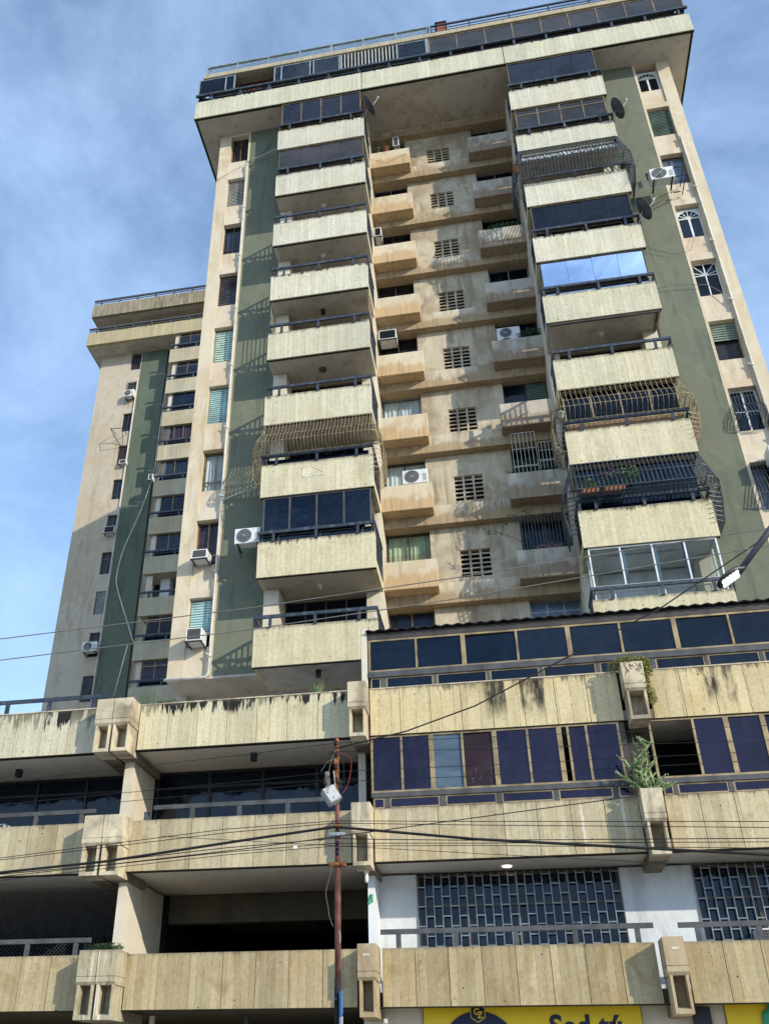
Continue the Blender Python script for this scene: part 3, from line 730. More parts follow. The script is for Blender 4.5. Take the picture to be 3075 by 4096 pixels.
# --- centre bay
cb = MB()
for k in range(0, 10):
    zt = ZT(k)
    hi = zt-.76
    if k == 0: cb.box(-3.03, 2.94, 25.6, 26.38, zt-1.48, ztop-.005); continue
    cb.box(-3.03, 2.94, 25.6, 26.38, zt-1.48, zt-.76)
    # grille wall with a hole for the vent block
    g0, g1, h0, h1 = -.63, .38, zt-.46, zt+.56
    lo = zt-.76; top = zt+2.948-1.48
    cb.box(-1.55, g0, 25.9, 26.38, lo, top); cb.box(g1, 1.38, 25.9, 26.38, lo, top)
    cb.box(g0, g1, 25.9, 26.38, h1, top); cb.box(g0, g1, 25.9, 26.38, lo, h0)
    gl = MB(); gl.box(g0, g1, 26.2, 26.3, h0, h1)
    for c_ in range(4): x = g0+(g1-g0)*c_/3; gl.cur = 1; gl.box(x-.035, x+.035, 25.93, 25.975, h0, h1); gl.cur = 0
    gl.cur = 1
    for r_ in range(7): z = h0+(h1-h0)*r_/6; gl.box(g0, g1, 25.935, 25.97, z-.022, z+.022)
    gl.cur = 0; mk('vent_block', gl, ['dark', 'centre'], T)
    # window boxes
    bx = MB(); bxr = MB()
    for (a, b_, mb) in ((-3.03, -1.33, bx), (1.16, 2.94, bxr)):
        mb.box(a, b_, 25.1, 25.2, zt-1.13, zt-.12)
        mb.box(b_-.1 if mb is bx else a, b_ if mb is bx else a+.1, 25.2, 25.598, zt-1.13, zt-.12)
        mb.box(a+.001, b_-.001, 25.2, 25.598, zt-1.128, zt-.35)
        mb.box((a if mb is bx else 1.38), (-1.55 if mb is bx else b_), 25.6, 26.05, zt-.76, zt-.20)
    mk('ledge_box', bx, 'centre_box', T, .012); mk('ledge_box', bxr, 'centre_box_r', T, .012)
mk('bay_wall', cb, 'centre', T)
CW = {1: ('alu', 'glass', None), 2: ('alu', 'glass', None), 3: ('bronze', 'glass_tint', 'cur_dark'), 4: ('bronze', 'glass_tint', 'cur_dark'), 5: ('bronze', 'glass_tint', 'cur_dark'),
      6: ('alu', 'glass_clear', 'cur_white'), 7: ('bronze', 'glass_clear', 'cur_white'), 8: ('bronze', 'glass_clear', 'cur_green'), 9: ('brown', 'glass_tint', 'cur_blue')}
for k in range(1, 10):
    zt = ZT(k); f_, p_, c_ = CW[k]
    win(T, -3.02, -1.555, zt-.19, zt+1.465, 26.08, f_, p_, (.5,), None, (c_, .04, .96) if c_ else None, .045)
for k in range(1, 10):
    zt = ZT(k)
    if k in (1, 4): fanlight(T, 1.385, 2.93, zt+.02, zt+.62 if k == 4 else zt+.62, 26.0, 'glass_smoke', .06, False); win(T, 1.385, 2.93, zt+.63, zt+1.465, 26.08, 'alu', 'glass', (.5,))
    elif k == 9: win(T, 1.385, 2.93, zt-.19, zt+1.465, 26.08, 'alu', 'glass_pale', (.34, .67), .78)
    elif k == 6: win(T, 1.385, 2.93, zt-.19, zt+1.465, 26.08, 'black', 'glass_blue', (.5,))
    else: win(T, 1.385, 2.93, zt-.19, zt+1.465, 26.08, 'bronze' if k != 2 else 'alu', 'glass_blue' if k == 8 else 'glass', (.5,))
q = MB(); z = ZT(6)+.0; louvers(q, 2.2, 2.9, z+.35, z+1.4, 26.04, 12); mk('blind', q, 'louv_green', T)
# bars: right 7 (cream grid), right 8 (blue black), left 8 wire mesh
q = MB(); z = ZT(7)
for (a, b_, c_, d_) in ((1.42, 2.2, z-.1, z+1.62), (2.26, 2.95, z+.05, z+1.15)):
    n = 7
    for i in range(n): x = a+(b_-a)*i/(n-1); q.tube([(x, 25.28, c_), (x, 25.28, d_)], .013, 4)
    for zz in (c_+.32, c_+.36, (c_+d_)/2+.2, d_): q.tube([(a, 25.28, zz), (b_, 25.28, zz)], .015, 4)
mk('window_grille', q, 'whitebar', T, 0, 'cream window grille with plants behind it')
q = MB(); z = ZT(8)
for i in range(15): x = 1.42+1.5*i/14; q.tube([(x, 25.6, z-.1), (x, 25.6, z+1.42)], .018, 4)
for zz in (z+.25, z+1.4): q.tube([(1.4, 25.6, zz), (2.93, 25.6, zz)], .014, 4)
mk('window_grille', q, 'blackbar', T)
q = MB(); z = ZT(8)
for i in range(30): x = -3.0+1.5*i/29; q.tube([(x, 25.4, z-.12), (x, 25.4, z+.25)], .004, 3)
for i in range(8): q.tube([(-3.0, 25.4, z-.1+i*.05), (-1.5, 25.4, z-.1+i*.05)], .004, 3)
mk('wire_mesh', q, 'rustspool', T)

# --- left windows
def lw(k): z = ZT(k); return (-9.19, -8.38, z+.11, z+1.82)
Y_ = 24.70
def louv_extra(mat, n, y=24.68, a=0.03, back=None):
    def f(o):
        x0, x1, z0, z1 = f.r; q = MB(); louvers(q, x0+a, x1-a, z0+.04, z1-.05, y, n); mk('louvre', q, mat, o)
        if back: c = MB(); curtain(c, x0+.03, x1-.03, z0+.03, z1-.05, y+.12, .02, 7, 4); mk('curtain', c, back, o)
    return f
for k in range(1, 10):
    r_ = lw(k)
    if k in (2, 4, 6, 9, 5):
        e = louv_extra({2: 'louv_pale', 4: 'louv_dark', 6: 'louv_teal', 9: 'louv_teal', 5: 'cur_teal'}[k], {2: 17, 4: 16, 6: 17, 9: 13, 5: 14}[k], 24.66 if k != 5 else 24.70, .03, {5: 'cur_teal', 6: 'cur_white'}.get(k))
        e.r = r_ if k != 9 else (r_[0], r_[1], r_[2]+.45, r_[3])
        f = MB(); fr_rect(f, *r_, 24.66, .035, .09); o = mk('window', f, 'bronze' if k in (4,) else 'alu', T)
        b = MB(); b.box(r_[0], r_[1], 24.96, 24.98, r_[2], r_[3]); mk('backing', b, 'dark', o); e(o)
        if k == 5:
            p = MB(); p.quad((r_[0]+.03, 24.64, r_[2]+.03), (r_[1]-.03, 24.64, r_[2]+.03), (r_[1]-.03, 24.64, r_[3]-.03), (r_[0]+.03, 24.64, r_[3]-.03)); mk('pane', p, glass_clear('green_clear_glass', (.93, .98, .96)), o)
    elif k == 1: win(T, *r_, Y_, 'brown', 'glass_tint', (.5,), None, ('cur_purple', .05, .95))
    elif k == 3: win(T, *r_, Y_, 'bronze', 'glass_tint', (.5,), .22, ('cur_blue', .05, .95))
    elif k == 7: win(T, *r_, Y_, 'brown', 'glass_clear', (.55,), .27, ('cur_white', .05, .97))
    elif k == 8: win(T, *r_, Y_, 'brown', 'glass_tint', (.48,), .25, ('cur_purple', .04, .97))
# --- right windows
for k in range(1, 9):
    z = ZT(k); r_ = (8.315, 9.175, z+.17, z+1.86)
    if k == 1: fanlight(T, r_[0], r_[1], r_[2]+.05, r_[3]-.25, Y_, 'glass_green' if 'glass_green' in M else 'glass', .07)
    elif k == 4: fanlight(T, r_[0], r_[1], r_[2], r_[3]-.06, Y_, 'glass_blue', .07)
    elif k == 5:
        def rays(o, r_=r_):
            q = MB(); cx = (r_[0]+r_[1])/2; zm = r_[2]+1.12
            for t in (20, 55, 90, 125, 160):
                a = math.radians(t); L_ = min(.40/max(.001, abs(math.cos(a))), (r_[3]-zm-.04)/max(.001, math.sin(a))); q.tube([(cx, Y_+.01, zm), (cx+L_*math.cos(a), Y_+.01, zm+L_*math.sin(a))], .018, 4)
            mk('muntin', q, 'whiteframe', o)
        win(T, *r_, Y_, 'whiteframe', 'glass', (.5,), .66, None, .04, rays)
    elif k == 2:
        e = louv_extra('louv_green', 18, 24.64); e.r = r_; f = MB(); fr_rect(f, *r_, 24.66, .035, .09); o = mk('window', f, 'alu', T); e(o)
        b = MB(); b.box(r_[0], r_[1], 24.86, 24.88, r_[2], r_[3]); mk('backing', b, 'louv_green', o)
    elif k == 3: win(T, *r_, Y_, 'bronze', 'glass_pale', (.38,), .2)
    elif k == 6:
        o = win(T, *r_, Y_+.05, 'bronze', 'glass_smoke', (), None); q = MB(); louvers(q, r_[0]+.02, r_[1]-.02, r_[3]-.75, r_[3]-.02, Y_-.02, 7, .2, .1); mk('shutter', q, 'shutter', o)
    elif k == 7:
        o = win(T, *r_, Y_, 'whiteframe', 'glass_blue', (.5,), .5); q = MB()
        for i in range(9):
            x = r_[0]+.03+.8*i/8; q.tube([(x, 24.55, z+1.84), (x, 24.5, z+1.2), (x, 24.2, z+.75), (x, 24.12, z+.4), (x, 24.3, z+.2), (x, 24.5, z+.17)], .011, 4)
        for y, zz in ((24.52, z+1.5), (24.47, z+1.15), (24.15, z+.6)): q.tube([(r_[0], 24.55, zz), (r_[0]+.02, y, zz), (r_[1]-.02, y, zz), (r_[1], 24.55, zz)], .011, 4)
        for i in range(4):
            for sx in (r_[0], r_[1]): q.tube([(sx, 24.48, z+1.2-i*.1), (sx, 24.2+.07*i, z+.8-i*.12), (sx, 24.2+.06*i, z+.4), (sx, 24.5, z+.2+.04*i)], .010, 4)
        mk('window_grille', q, 'blackbar', o)
    elif k == 8:
        o = win(T, *r_, Y_, 'bronze', 'glass_tint', (.5,), None, ('cur_white', .05, .5)); q = MB()
        for i in range(9): x = r_[0]+.03+.8*i/8; q.tube([(x, 24.45, z+1.84), (x, 24.1, z+.5), (x, 24.4, z+.2)], .012, 4)
        for y, zz in ((24.35, z+1.4), (24.1, z+.5)): q.tube([(r_[0], 24.5, zz), (r_[0]+.02, y, zz), (r_[1]-.02, y, zz), (r_[1], 24.5, zz)], .012, 4)
        mk('window_grille', q, 'blackbar', o)
# --- roof slab, penthouse
rb = MB(); SO = [(-10.64, -3.11), (-3.08, 2.98), (3.01, 10.6)]
for a, b_ in SO: rb.box(a, b_, 23.4, 23.54, 37.46, 38.66)
rb.box(-10.64, -10.5, 23.54, 38.6, 37.46, 38.66); rb.box(10.46, 10.6, 23.54, 38.6, 37.46, 38.66)
rb.box(-10.635, 10.595, 23.545, 38.7, 37.445, 37.75)
mk('roof_band', rb, 'roofband', T, .015)
q = MB(); q.box(-10.5, 10.46, 23.6, 38.6, 37.435, 37.444); mk('soffit', q, 'soffit', T)
q = MB(); q.box(-10.645, 10.605, 23.43, 23.52, 37.437, 37.462); q.box(-10.62, -10.53, 23.52, 38.6, 37.43, 37.45); q.box(10.49, 10.58, 23.52, 38.6, 37.43, 37.45)
q.box(-3.11, -3.08, 23.46, 23.5, 37.46, 38.6); q.box(2.98, 3.01, 23.46, 23.5, 37.46, 38.6)
mk('drip_edge', q, 'joint', T)
sl = MB(); sl.box(-10.44, 10.5, 23.42, 38, 40.44, 40.72); mk('roof_slab', sl, 'slab2', T, .01)
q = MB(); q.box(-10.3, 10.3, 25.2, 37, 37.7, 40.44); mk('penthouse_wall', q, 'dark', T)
# penthouse rail + glazing
q = MB(); q.box(-10.66, 10.62, 23.34, 23.44, 39.02, 39.13)
for i in range(16):
    x = -9.98+i*1.345; q.box(x, x+.1, 23.38, 23.44, 38.66, 39.03)
mk('railing', q, 'navy', T)
q = MB()
xs = [-10.6, -9.34, -8.93, -7.05, -6.73, -5.41, -5.25, -4.07]
for x in xs: q.box(x-.03, x+.03, 23.47, 23.53, 39.14, 40.42)
for a, b_ in ((-10.6, -8.93), (-7.05, -4.07), (-1.48, -.15)): q.box(a, b_, 23.475, 23.525, 40.36, 40.42); 
q.box(-10.6, -.1, 23.475, 23.525, 39.15, 39.21)
q.box(-1.5, -1.44, 23.47, 23.53, 39.14, 40.42); q.box(-.22, -.1, 23.46, 23.53, 39.1, 40.42)
for i in range(8):
    x = -10.0+i*1.345
    if x < 0: fr_rect(q, x+.12, min(x+1.3, -.1), 38.70, 38.98, 23.49, .028, .04)
mk('glazing_frame', q, 'rail_lt', T)
q = MB()
for i in range(17):
    x = -4.0+i*.155; q.box(x, x+.05, 23.48, 23.52, 39.2, 40.42)
mk('slat_screen', q, 'slatgrey', T)
q = MB()
for a, b_ in ((-10.58, -8.93), (-7.05, -5.4), (-5.25, -4.1), (-1.44, -.2)): q.box(a, b_, 23.49, 23.5, 39.18, 40.4)
q.box(-10.58, -.1, 23.51, 23.52, 38.68, 39.0); mk('glass', q, 'glass', T)
q = MB(); curtain(q, -8.9, -7.06, 39.15, 40.42, 24.0, .03, 5, 8); mk('curtain', q, plain('wine_curtain', (.05, .012, .014), .9, 0, .1), T)
q = MB()
for x in (-.06, 1.15, 2.37, 3.55, 4.76, 5.92, 7.1, 8.26, 9.4, 10.54): q.box(x-.035, x+.035, 23.47, 23.53, 39.14, 40.42)
q.box(-.06, 10.55, 23.475, 23.525, 40.34, 40.40); q.box(-.06, 10.55, 23.475, 23.525, 39.15, 39.2)
mk('glazing_frame', q, 'brown', T)
q = MB(); q.box(-.05, 10.5, 23.49, 23.5, 39.17, 40.36); q.box(-.05, 10.5, 23.51, 23.52, 38.68, 39.0)
q.box(-10.58, -10.57, 23.5, 25.2, 39.1, 40.4); q.box(10.53, 10.54, 23.5, 25.2, 39.1, 40.4); mk('glass', q, 'glass_smoke', T)
# rooftop rails
q = MB(); q.box(-10.38, -.02, 23.47, 23.56, 41.33, 41.42)
for i in range(8): x = -10.36+i*1.47 if i else -10.36; q.box(x, x+.08, 23.475, 23.555, 40.72, 41.34)
q.box(-.12, -.02, 23.475, 23.56, 40.72, 41.5)
for j in range(4): q.box(-10.34, -.05, 23.5, 23.52, 40.82+j*.125, 40.85+j*.125)
mk('roof_railing', q, 'rail_lt', T)
q = MB(); q.box(.05, 10.4, 23.47, 23.54, 41.3, 41.38)
for i in range(7): x = .05+i*1.97/1.0*.87; q.box(x, x+.06, 23.475, 23.535, 40.72, 41.31)
for zz in (40.86, 41.06): q.box(.05, 10.4, 23.49, 23.52, zz, zz+.04)
mk('roof_railing', q, 'navy', T)
q = MB(); q.box(.36, .74, 24.1, 24.5, 40.7, 42.55); q.box(.46, .6, 24.08, 24.1, 42.3, 42.45)
ch = mk('chimney', q, 'brick', T, .01)
q = MB(); z = 42.55; 
for (a, b_, c_, d_) in ((.28, .82, 24.02, 24.58),): 
    q.v += [(a, c_, z), (b_, c_, z), (b_, d_, z), (a, d_, z), ((a+b_)/2, (c_+d_)/2, z+.26)]
    for f_ in ((0, 1, 4), (1, 2, 4), (2, 3, 4), (3, 0, 4), (3, 2, 1, 0)): q.face(list(f_))
mk('chimney_cap', q, 'tile', ch)
q = MB(); q.box(-1.7, -.3, 25.2, 27, 40.72, 42.6); q.box(3.2, 4.6, 24.6, 27, 40.72, 41.6); mk('roof_room', q, 'dark', T)
# --- bottom soffit and the set back storey
q = MB(); q.box(-9.71, 9.66, 24.505, 37, 10.90, 10.978); mk('soffit', q, 'soffit', T)
q = MB(); q.box(-9.4, 9.4, 27.4, 36, 7.62, 10.9); q.box(-9.78, -9.42, 25.68, 26.3, 7.62, 10.9); q.box(-3.3, -2.95, 25.2, 25.8, 7.62, 10.9); mk('lower_wall', q, 'soffit', T)
# drain pipes
def pipe(pts, r, lab):
    q = MB(); q.tube(pts, r, 8)
    for a, b_ in zip(pts, pts[1:]):
        if abs(b_[2]-a[2]) > 5:
            n = int(abs(b_[2]-a[2])/2.948)
            for i in range(1, n+1):
                z = a[2]-(2.948*i) if a[2] > b_[2] else a[2]+2.948*i; q.tube([(a[0], a[1], z-.05), (a[0], a[1], z+.05)], r*1.35, 8)
                q.tube([(a[0], a[1], z), (a[0]-.14, a[1], z+.1)], r*.8, 6)
    return mk('drain_pipe', q, 'pipe', T, 0, lab)
pipe([(-8.36, 24.42, 35.2), (-8.36, 24.42, 11.05), (-8.42, 24.42, 10.93), (-9.72, 24.42, 10.93), (-9.76, 24.5, 10.93)], .04, 'white drain pipe between the left windows and green wall')
pipe([(9.16, 24.44, 32.35), (9.24, 24.44, 32.25), (9.24, 24.44, 11)], .04, 'white drain pipe right of the right windows')
# ceiling lamps under balconies
def lamp(x, y, z, kind, lab):
    q = MB()
    if kind == 'cube': q.box(x-.07, x+.07, y-.07, y+.07, z-.2, z); m = 'black'
    elif kind == 'dome': q.lathe((x, y, z), (0, 0, -1), [(0, .13), (.03, .14), (.09, .10), (.14, .04), (.15, 0)], 14); m = 'bronze'
    else: q.lathe((x, y, z), (0, 0, -1), [(0, .12), (.02, .13), (.03, .06), (.07, .05), (.12, .03), (.13, 0)], 14); m = 'acw'
    single('ceiling_lamp', q, m, lab, 'lamp', 'ceiling lamps under balconies and slabs')
for k, kd, lab in ((3, 'b', 'small round lamp under the uppermost open left balcony ceiling'), (4, 'b', 'small lamp under ceiling of the second open left balcony from the top'), (5, 'cube', 'black cube lamp in the left balcony with gold bars at its sides'), (6, 'dome', 'dark dome lamp in the left balcony just above the gold cage one'), (9, 'b', 'round white rosette lamp in the lowest left balcony of the tower')):
    lamp(-4.88, 24.25, ZT(k)+1.72+.03-.012, kd, lab)
lamp(4.8, 24.3, ZT(6)+1.72+.02, 'b', 'lamp in the only open right balcony, below the mirror glass')
lamp(-4.88, 23.98, 10.67, 'cube', 'black cube lamp hanging below the lowest left tower balcony')

# ================================================================== PODIUM
P = thing('podium_building', (0, 20.7, -1.6), 'three storey concrete podium with board marked parapet bands, shops below and glazed roof room', 'building')
BANDS = [(1, 2.76, 1.65, 'pod1', [(-18, -9.55), (-8.46, -3.33), (-2.80, 2.72), (3.28, 14)]),
         (2, 5.69, 4.53, 'pod2', [(-18, -9.84), (-8.72, -3.42), (-2.90, 2.87), (3.43, 14)]),
         (3, 8.60, 7.44, 'pod3', [(-18, -9.97), (-8.80, -3.46), (-2.94, 2.88), (3.55, 14)])]
for lv, zt, zb, mat, segs in BANDS:
    for si, (a, b_) in enumerate(segs):
        q = MB(); n = max(1, round((b_-a)/.72)); 
        wd = (b_-a)/n
        rv = random.Random(lv*31+si)
        for i in range(n):
            q.cur = rv.choice((0, 0, 2, 3)); e = rv.uniform(0, .006)
            q.box(a+i*wd+.006, a+(i+1)*wd-.006, 20.7+e, 20.86, zb, zt)
        q.cur = 1; q.box(a+.01, b_-.01, 20.735, 20.84, zb+.004, zt-.004)
        rr = random.Random(lv*10+si)
        for i in range(n):
            for (fx, fz) in ((.5, .78), (.45, .1), (.5, .35)):
                if rr.random() < .42: q.disc((a+(i+fx)*wd+rr.uniform(-.22, .22), 20.702, zb+(zt-zb)*fz+rr.uniform(-.1, .1)), (0, -1, 0), rr.choice((.009, .012, .015)), 8, .004)
        q.cur = 0
        mm = mat if lv < 3 else ('pod3r' if si >= 2 else ('pod3l' if si == 0 else 'pod3'))
        mk('parapet', q, [mm, 'joint', mm+'v', mm+'w'], P)
    if lv == 3:
        q = MB()
        for a, b_ in segs: q.box(a+.01, b_-.01, 20.69, 20.87, zt+.002, zt+.03)
        mk('coping', q, 'planter', P)
    # slab with painted soffit
    q = MB(); q.box(-18, 14, 20.86, 36, zb+.02, zb+.28); mk('slab', q, 'soffit_w' if lv > 1 else 'lintel_dark', P)  # lowest slab takes the lintel colour, with its shade painted in
    q = MB(); q.box(-18, 14, 20.715, 20.855, zb-.02, zb-.003); mk('drip_edge', q, 'joint', P)
# planters with beams
PX = {1: [(-9.36, -8.93), (-8.91, -8.46), (-3.24, -2.85), (2.80, 3.20)], 2: [(-9.67, -9.20), (-9.18, -8.70), (-3.34, -2.91), (2.88, 3.32)], 3: [(-9.76, -9.32), (-9.30, -8.82), (-3.40, -2.96), (2.93, 3.41)]}
def planter(zt, x0, x1, idx):
    q = MB(); t = zt+.03; y0 = 20.18; y1 = 20.72
    z1 = zt-.49; z2 = zt-.63; z3 = zt-1.33
    # upper box, hollow top
    w_ = .05
    q.box(x0, x1, y0, y0+w_, z1, t); q.box(x0, x0+w_, y0+w_, y1+.1, z1, t); q.box(x1-w_, x1, y0+w_, y1+.1, z1, t); q.box(x0+w_, x1-w_, y1, y1+.1, z1, t)
    q.box(x0+w_, x1-w_, y0+w_, y1, z1, t-.06)
    q.box(x0+.012, x1-.012, y0+.012, y1+.09, z1-.012, z1)          # groove
    # chamfered lower rim
    q.prism([(y0, z1-.012), (y1+.1, z1-.012), (y1+.1, z2-.03), (y0+.05, z2-.03), (y0, z2+.03)], 'x', x0, x1)
    # lower box with a deep opening
    a, b_ = x0+.03, x1-.025
    yy = y0+.02
    f = .052
    q.box(a, a+f, yy, y1+.1, z3, z2-.03); q.box(b_-f, b_, yy, y1+.1, z3, z2-.03)
    q.prism([(yy, z3), (y1+.1, z3), (y1+.1, z3+.25), (yy+.42, z3+.17), (yy, z3+.085)], 'x', a+f, b_-f)
    q.box(a+f, b_-f, yy+.42, y1+.1, z3+.15, z2-.03)
    # cantilever beam behind
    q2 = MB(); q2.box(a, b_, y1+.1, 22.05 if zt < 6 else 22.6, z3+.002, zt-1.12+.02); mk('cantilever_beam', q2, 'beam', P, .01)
    q.cur = 1; q.box(x0+.02, x1-.02, y0+.02, y1+.05, t-.055, t-.05)
    return mk('planter_box', q, ['planter_brown' if zt < 3 and x0 > -5 else ('planter_white' if zt < 3 else 'planter'), 'earth'], P, .014)
for lv in (1, 2, 3):
    zt = {1: 2.76, 2: 5.69, 3: 8.60}[lv]
    for i, (a, b_) in enumerate(PX[lv]): planter(zt, a, b_, i)
# extra plaque scars on planters
for (x, z) in ((-3.06, 2.58), (3.02, 2.58)):
    q = MB(); q.box(x-.07, x+.07, 20.174, 20.18, z-.022, z+.022); mk('plaque_scar', q, 'lightwall', P)
# rails
def prail(x0, x1, z, posts, mat, zt):
    q = MB(); q.box(x0, x1, 20.76, 20.82, z-.1, z)
    for p in posts: q.box(p, p+.105, 20.765, 20.815, zt, z-.1)
    mk('railing', q, mat, P)
prail(-18, -9.84, 9.03, (-16.2, -15, -13.8, -12.63, -11.44, -10.21), 'navy', 8.6)
prail(-18, -9.7, 6.04, (-13.7, -12.5, -11.29, -10.1), 'steelgrey', 5.69)
prail(-8.22, -3.96, 6.05, (-7.30, -6.15, -4.98), 'steelgrey', 5.69)
prail(-18, -9.4, 3.13, (-13.3, -12.15, -10.98, -9.8), 'steelgrey', 2.76)
prail(-2.83, 2.76, 3.14, (-2.5, -1.29, -.05, 1.15, 2.38), 'steelgrey', 2.76)
prail(3.24, 14, 3.13, (3.55, 4.72, 5.9, 7.1, 8.3), 'steelgrey', 2.76)
q = MB(); q.box(-8.5, -8.38, 20.9, 20.96, 5.69, 5.95); mk('rail_stub', q, 'steelgrey', P)
# columns / fins
q = MB()
for cb_ in ((-9.22, -8.98, 21.1, 22.6, 5.0, 7.45), (-3.36, -3.18, 21.45, 22.6, 5.0, 7.45), (2.95, 3.3, 21.5, 22.6, 5, 7.45)): mk('column', MB().box(*cb_), 'lightwall', P)
q = MB(); q.box(-9.0, -8.80, 21.05, 22.3, 2.0, 4.5); q.box(-9.0, -8.82, 22.3, 23.6, 2.0, 4.5); q.box(-9.45, -9.0, 22.4, 22.7, 2.0, 4.5); mk('column', q, 'lightwall', P)
q = MB(); q.box(-3.16, -3.0, 21.3, 22.04, 2.0, 4.53); mk('column', q, 'white', P)
# level 2 (upper) window walls, left and middle bays: dark glass with faint mullions
def darkwall(x0, x1, z0, z1, y, step, low=None):
    q = MB(); q.box(x0, x1, y+.03, y+.05, z0, z1); o = mk('glass', q, 'glass_blue', P)
    f = MB(); n = max(1, int((x1-x0)/step))
    for i in range(n+1): x = x0+(x1-x0)*i/n; f.box(x-.04, x+.04, y-.02, y+.03, z0, z1)
    for zz in (z1-.42, z1-.04): f.box(x0, x1, y-.012, y+.03, zz-.03, zz+.03)
    mk('window_frame', f, 'black', P)
darkwall(-18, -9.5, 4.82, 7.44, 22.66, 1.25); darkwall(-8.9, -3.2, 4.82, 7.44, 22.66, 1.4)
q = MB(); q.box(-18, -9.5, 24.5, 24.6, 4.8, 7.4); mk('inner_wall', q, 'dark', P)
# inside walls (near-black in place of shade) of levels
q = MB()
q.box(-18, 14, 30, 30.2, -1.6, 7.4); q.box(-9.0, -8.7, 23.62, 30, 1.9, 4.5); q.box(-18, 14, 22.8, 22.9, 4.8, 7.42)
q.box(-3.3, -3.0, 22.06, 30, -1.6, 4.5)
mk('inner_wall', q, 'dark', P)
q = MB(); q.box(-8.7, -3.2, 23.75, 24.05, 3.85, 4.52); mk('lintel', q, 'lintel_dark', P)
q = MB(); q.box(-18, -9.0, 20.9, 30, 1.94, 1.96); q.box(-8.7, -3.3, 24, 30, 1.94, 1.96); mk('floor_finish', q, 'dark', P)
# chain link screen in the left bay
q = MB(); y = 22.3
for i in range(120):
    x = -15+i*.1
    for sgn in (-1, 1):
        a = (x, y, 1.95); b_ = (x+sgn*2.5, y, 4.45)
        xa, za, xb, zb_ = a[0], a[2], b_[0], b_[2]
        lo, hi = -15, -9.46
        if max(xa, xb) < lo or min(xa, xb) > hi: continue
        def cl(xa, za, xb, zb_, L_, s):
            if (xa-L_)*s > 0: t = (L_-xa)/(xb-xa); xa, za = L_, za+(zb_-za)*t
            return xa, za
        xa, za = cl(xa, za, xb, zb_, hi, 1); xb, zb_ = cl(xb, zb_, xa, za, hi, 1)
        xa, za = cl(xa, za, xb, zb_, lo, -1); xb, zb_ = cl(xb, zb_, xa, za, lo, -1)
        q.tube([(xa, y+.004*sgn, za), (xb, y+.004*sgn, zb_)], .007, 3, False)
mk('lattice_screen', q, 'steelgrey', P)
# level 1 right: white wall with grille windows
q = MB(); y0 = 22.05
q.box(-3.0, -2.13, y0, y0+.3, 1.9, 4.5); q.box(2.38, 3.93, y0, y0+.3, 1.9, 4.5); q.box(-2.13, 2.38, y0, y0+.3, 1.9, 2.3); q.box(3.93, 9, y0, y0+.3, 1.9, 2.3)
q.box(9, 14, y0, y0+.3, 1.9, 4.5)
mk('wall', q, 'white', P, 0, 'white painted wall around the barred first floor windows')
for (a, b_) in ((-2.13, 2.38), (3.93, 9.0)):
    f = MB(); fr_rect(f, a, b_, 2.3, 4.5, y0+.06, .06, .08)
    n = round((b_-a)/1.15)
    for i in range(1, n): x = a+(b_-a)*i/n; f.box(x-.04, x+.04, y0+.065, y0+.13, 2.36, 4.44)
    f.box(a+.06, b_-.06, y0+.07, y0+.12, 3.78, 3.84)
    o = mk('window', f, 'bronze', P)
    p = MB(); p.box(a+.03, b_-.03, y0+.1, y0+.11, 2.33, 4.47); mk('pane', p, 'glass_blue', o)
    g_ = MB(); cw = .185; nc = int((b_-a)/cw); cw = (b_-a)/nc
    for i in range(nc+1): x = a+i*cw; g_.box(x-.011, x+.011, y0-.03, y0-.005, 2.3, 4.5)
    for i in range(nc):
        off = .0 if i % 2 else .21
        zz = 2.32+off
        while zz < 4.5:
            g_.box(a+i*cw+.014, a+(i+1)*cw-.014, y0-.028, y0-.007, zz-.012, zz+.012); zz += .42
    mk('security_grille', g_, 'alu', o)
# level 2 right: gold framed glazing on the parapet line
def goldglaz(xs, z0, z1, y, frames, panes, low, lz, double=()):
    f = MB()
    f.box(xs[0]-.03, xs[-1]+.03, y, y+.06, z0, z0+.045); f.box(xs[0]-.03, xs[-1]+.03, y, y+.06, z1-.05, z1)
    for i, x in enumerate(xs):
        w_ = .055 if i in double else .026
        f.box(x-w_, x+w_, y-.006, y+.055, z0+.045, z1-.05)
    for a, b_ in low: fr_rect(f, a, b_, lz[0], lz[1], y+.01, .032, .04)
    mk('glazing_frame', f, frames, P)
    for i in range(len(xs)-1):
        if panes[i] is None: continue
        rr = random.Random(i*3+int(z0)); e = [rr.uniform(0, .03) for _ in range(3)]
        p = MB(); p.quad((xs[i]+.02, y+.02+e[0], z0+.03), (xs[i+1]-.02, y+.02+e[1], z0+.03), (xs[i+1]-.02, y+.02+e[2], z1-.03), (xs[i]+.02, y+.02+e[0]+e[2]-e[1], z1-.03)); mk('glass', p, panes[i], P)
    p = MB(); p.box(low[0][0], low[-1][1], y+.03, y+.04, lz[0], lz[1]); mk('glass', p, 'glass_purple' if z0 < 8 else 'glass_blue', P)
    s = MB(); s.box(xs[0]-.03, xs[-1]+.03, y-.03, y+.03, lz[1]+.005, z0-.004)
    for (a, b_), (c_, d_) in zip(low, low[1:]): s.box(b_+.004, c_-.004, y-.002, y+.055, lz[0], lz[1]+.005)
    mk('railing', s, 'steelgrey', P)
goldglaz([-2.92, -2.22, -1.52, -.80, -.06, .69, 1.405, 1.60, 2.01, 2.71], 6.07, 7.43, 20.74, 'gold',
         ['glass_purple', 'glass_purple', 'glass_pale', 'glass_brown', 'glass_purple', 'glass_purple', None, 'glass_purple', 'glass_purple'],
         [(-2.91, -2.65), (-2.53, -1.40), (-1.26, -.13), (-.01, 1.12), (1.23, 2.39), (2.51, 2.84)], (5.71, 5.95), (2, 4, 6))
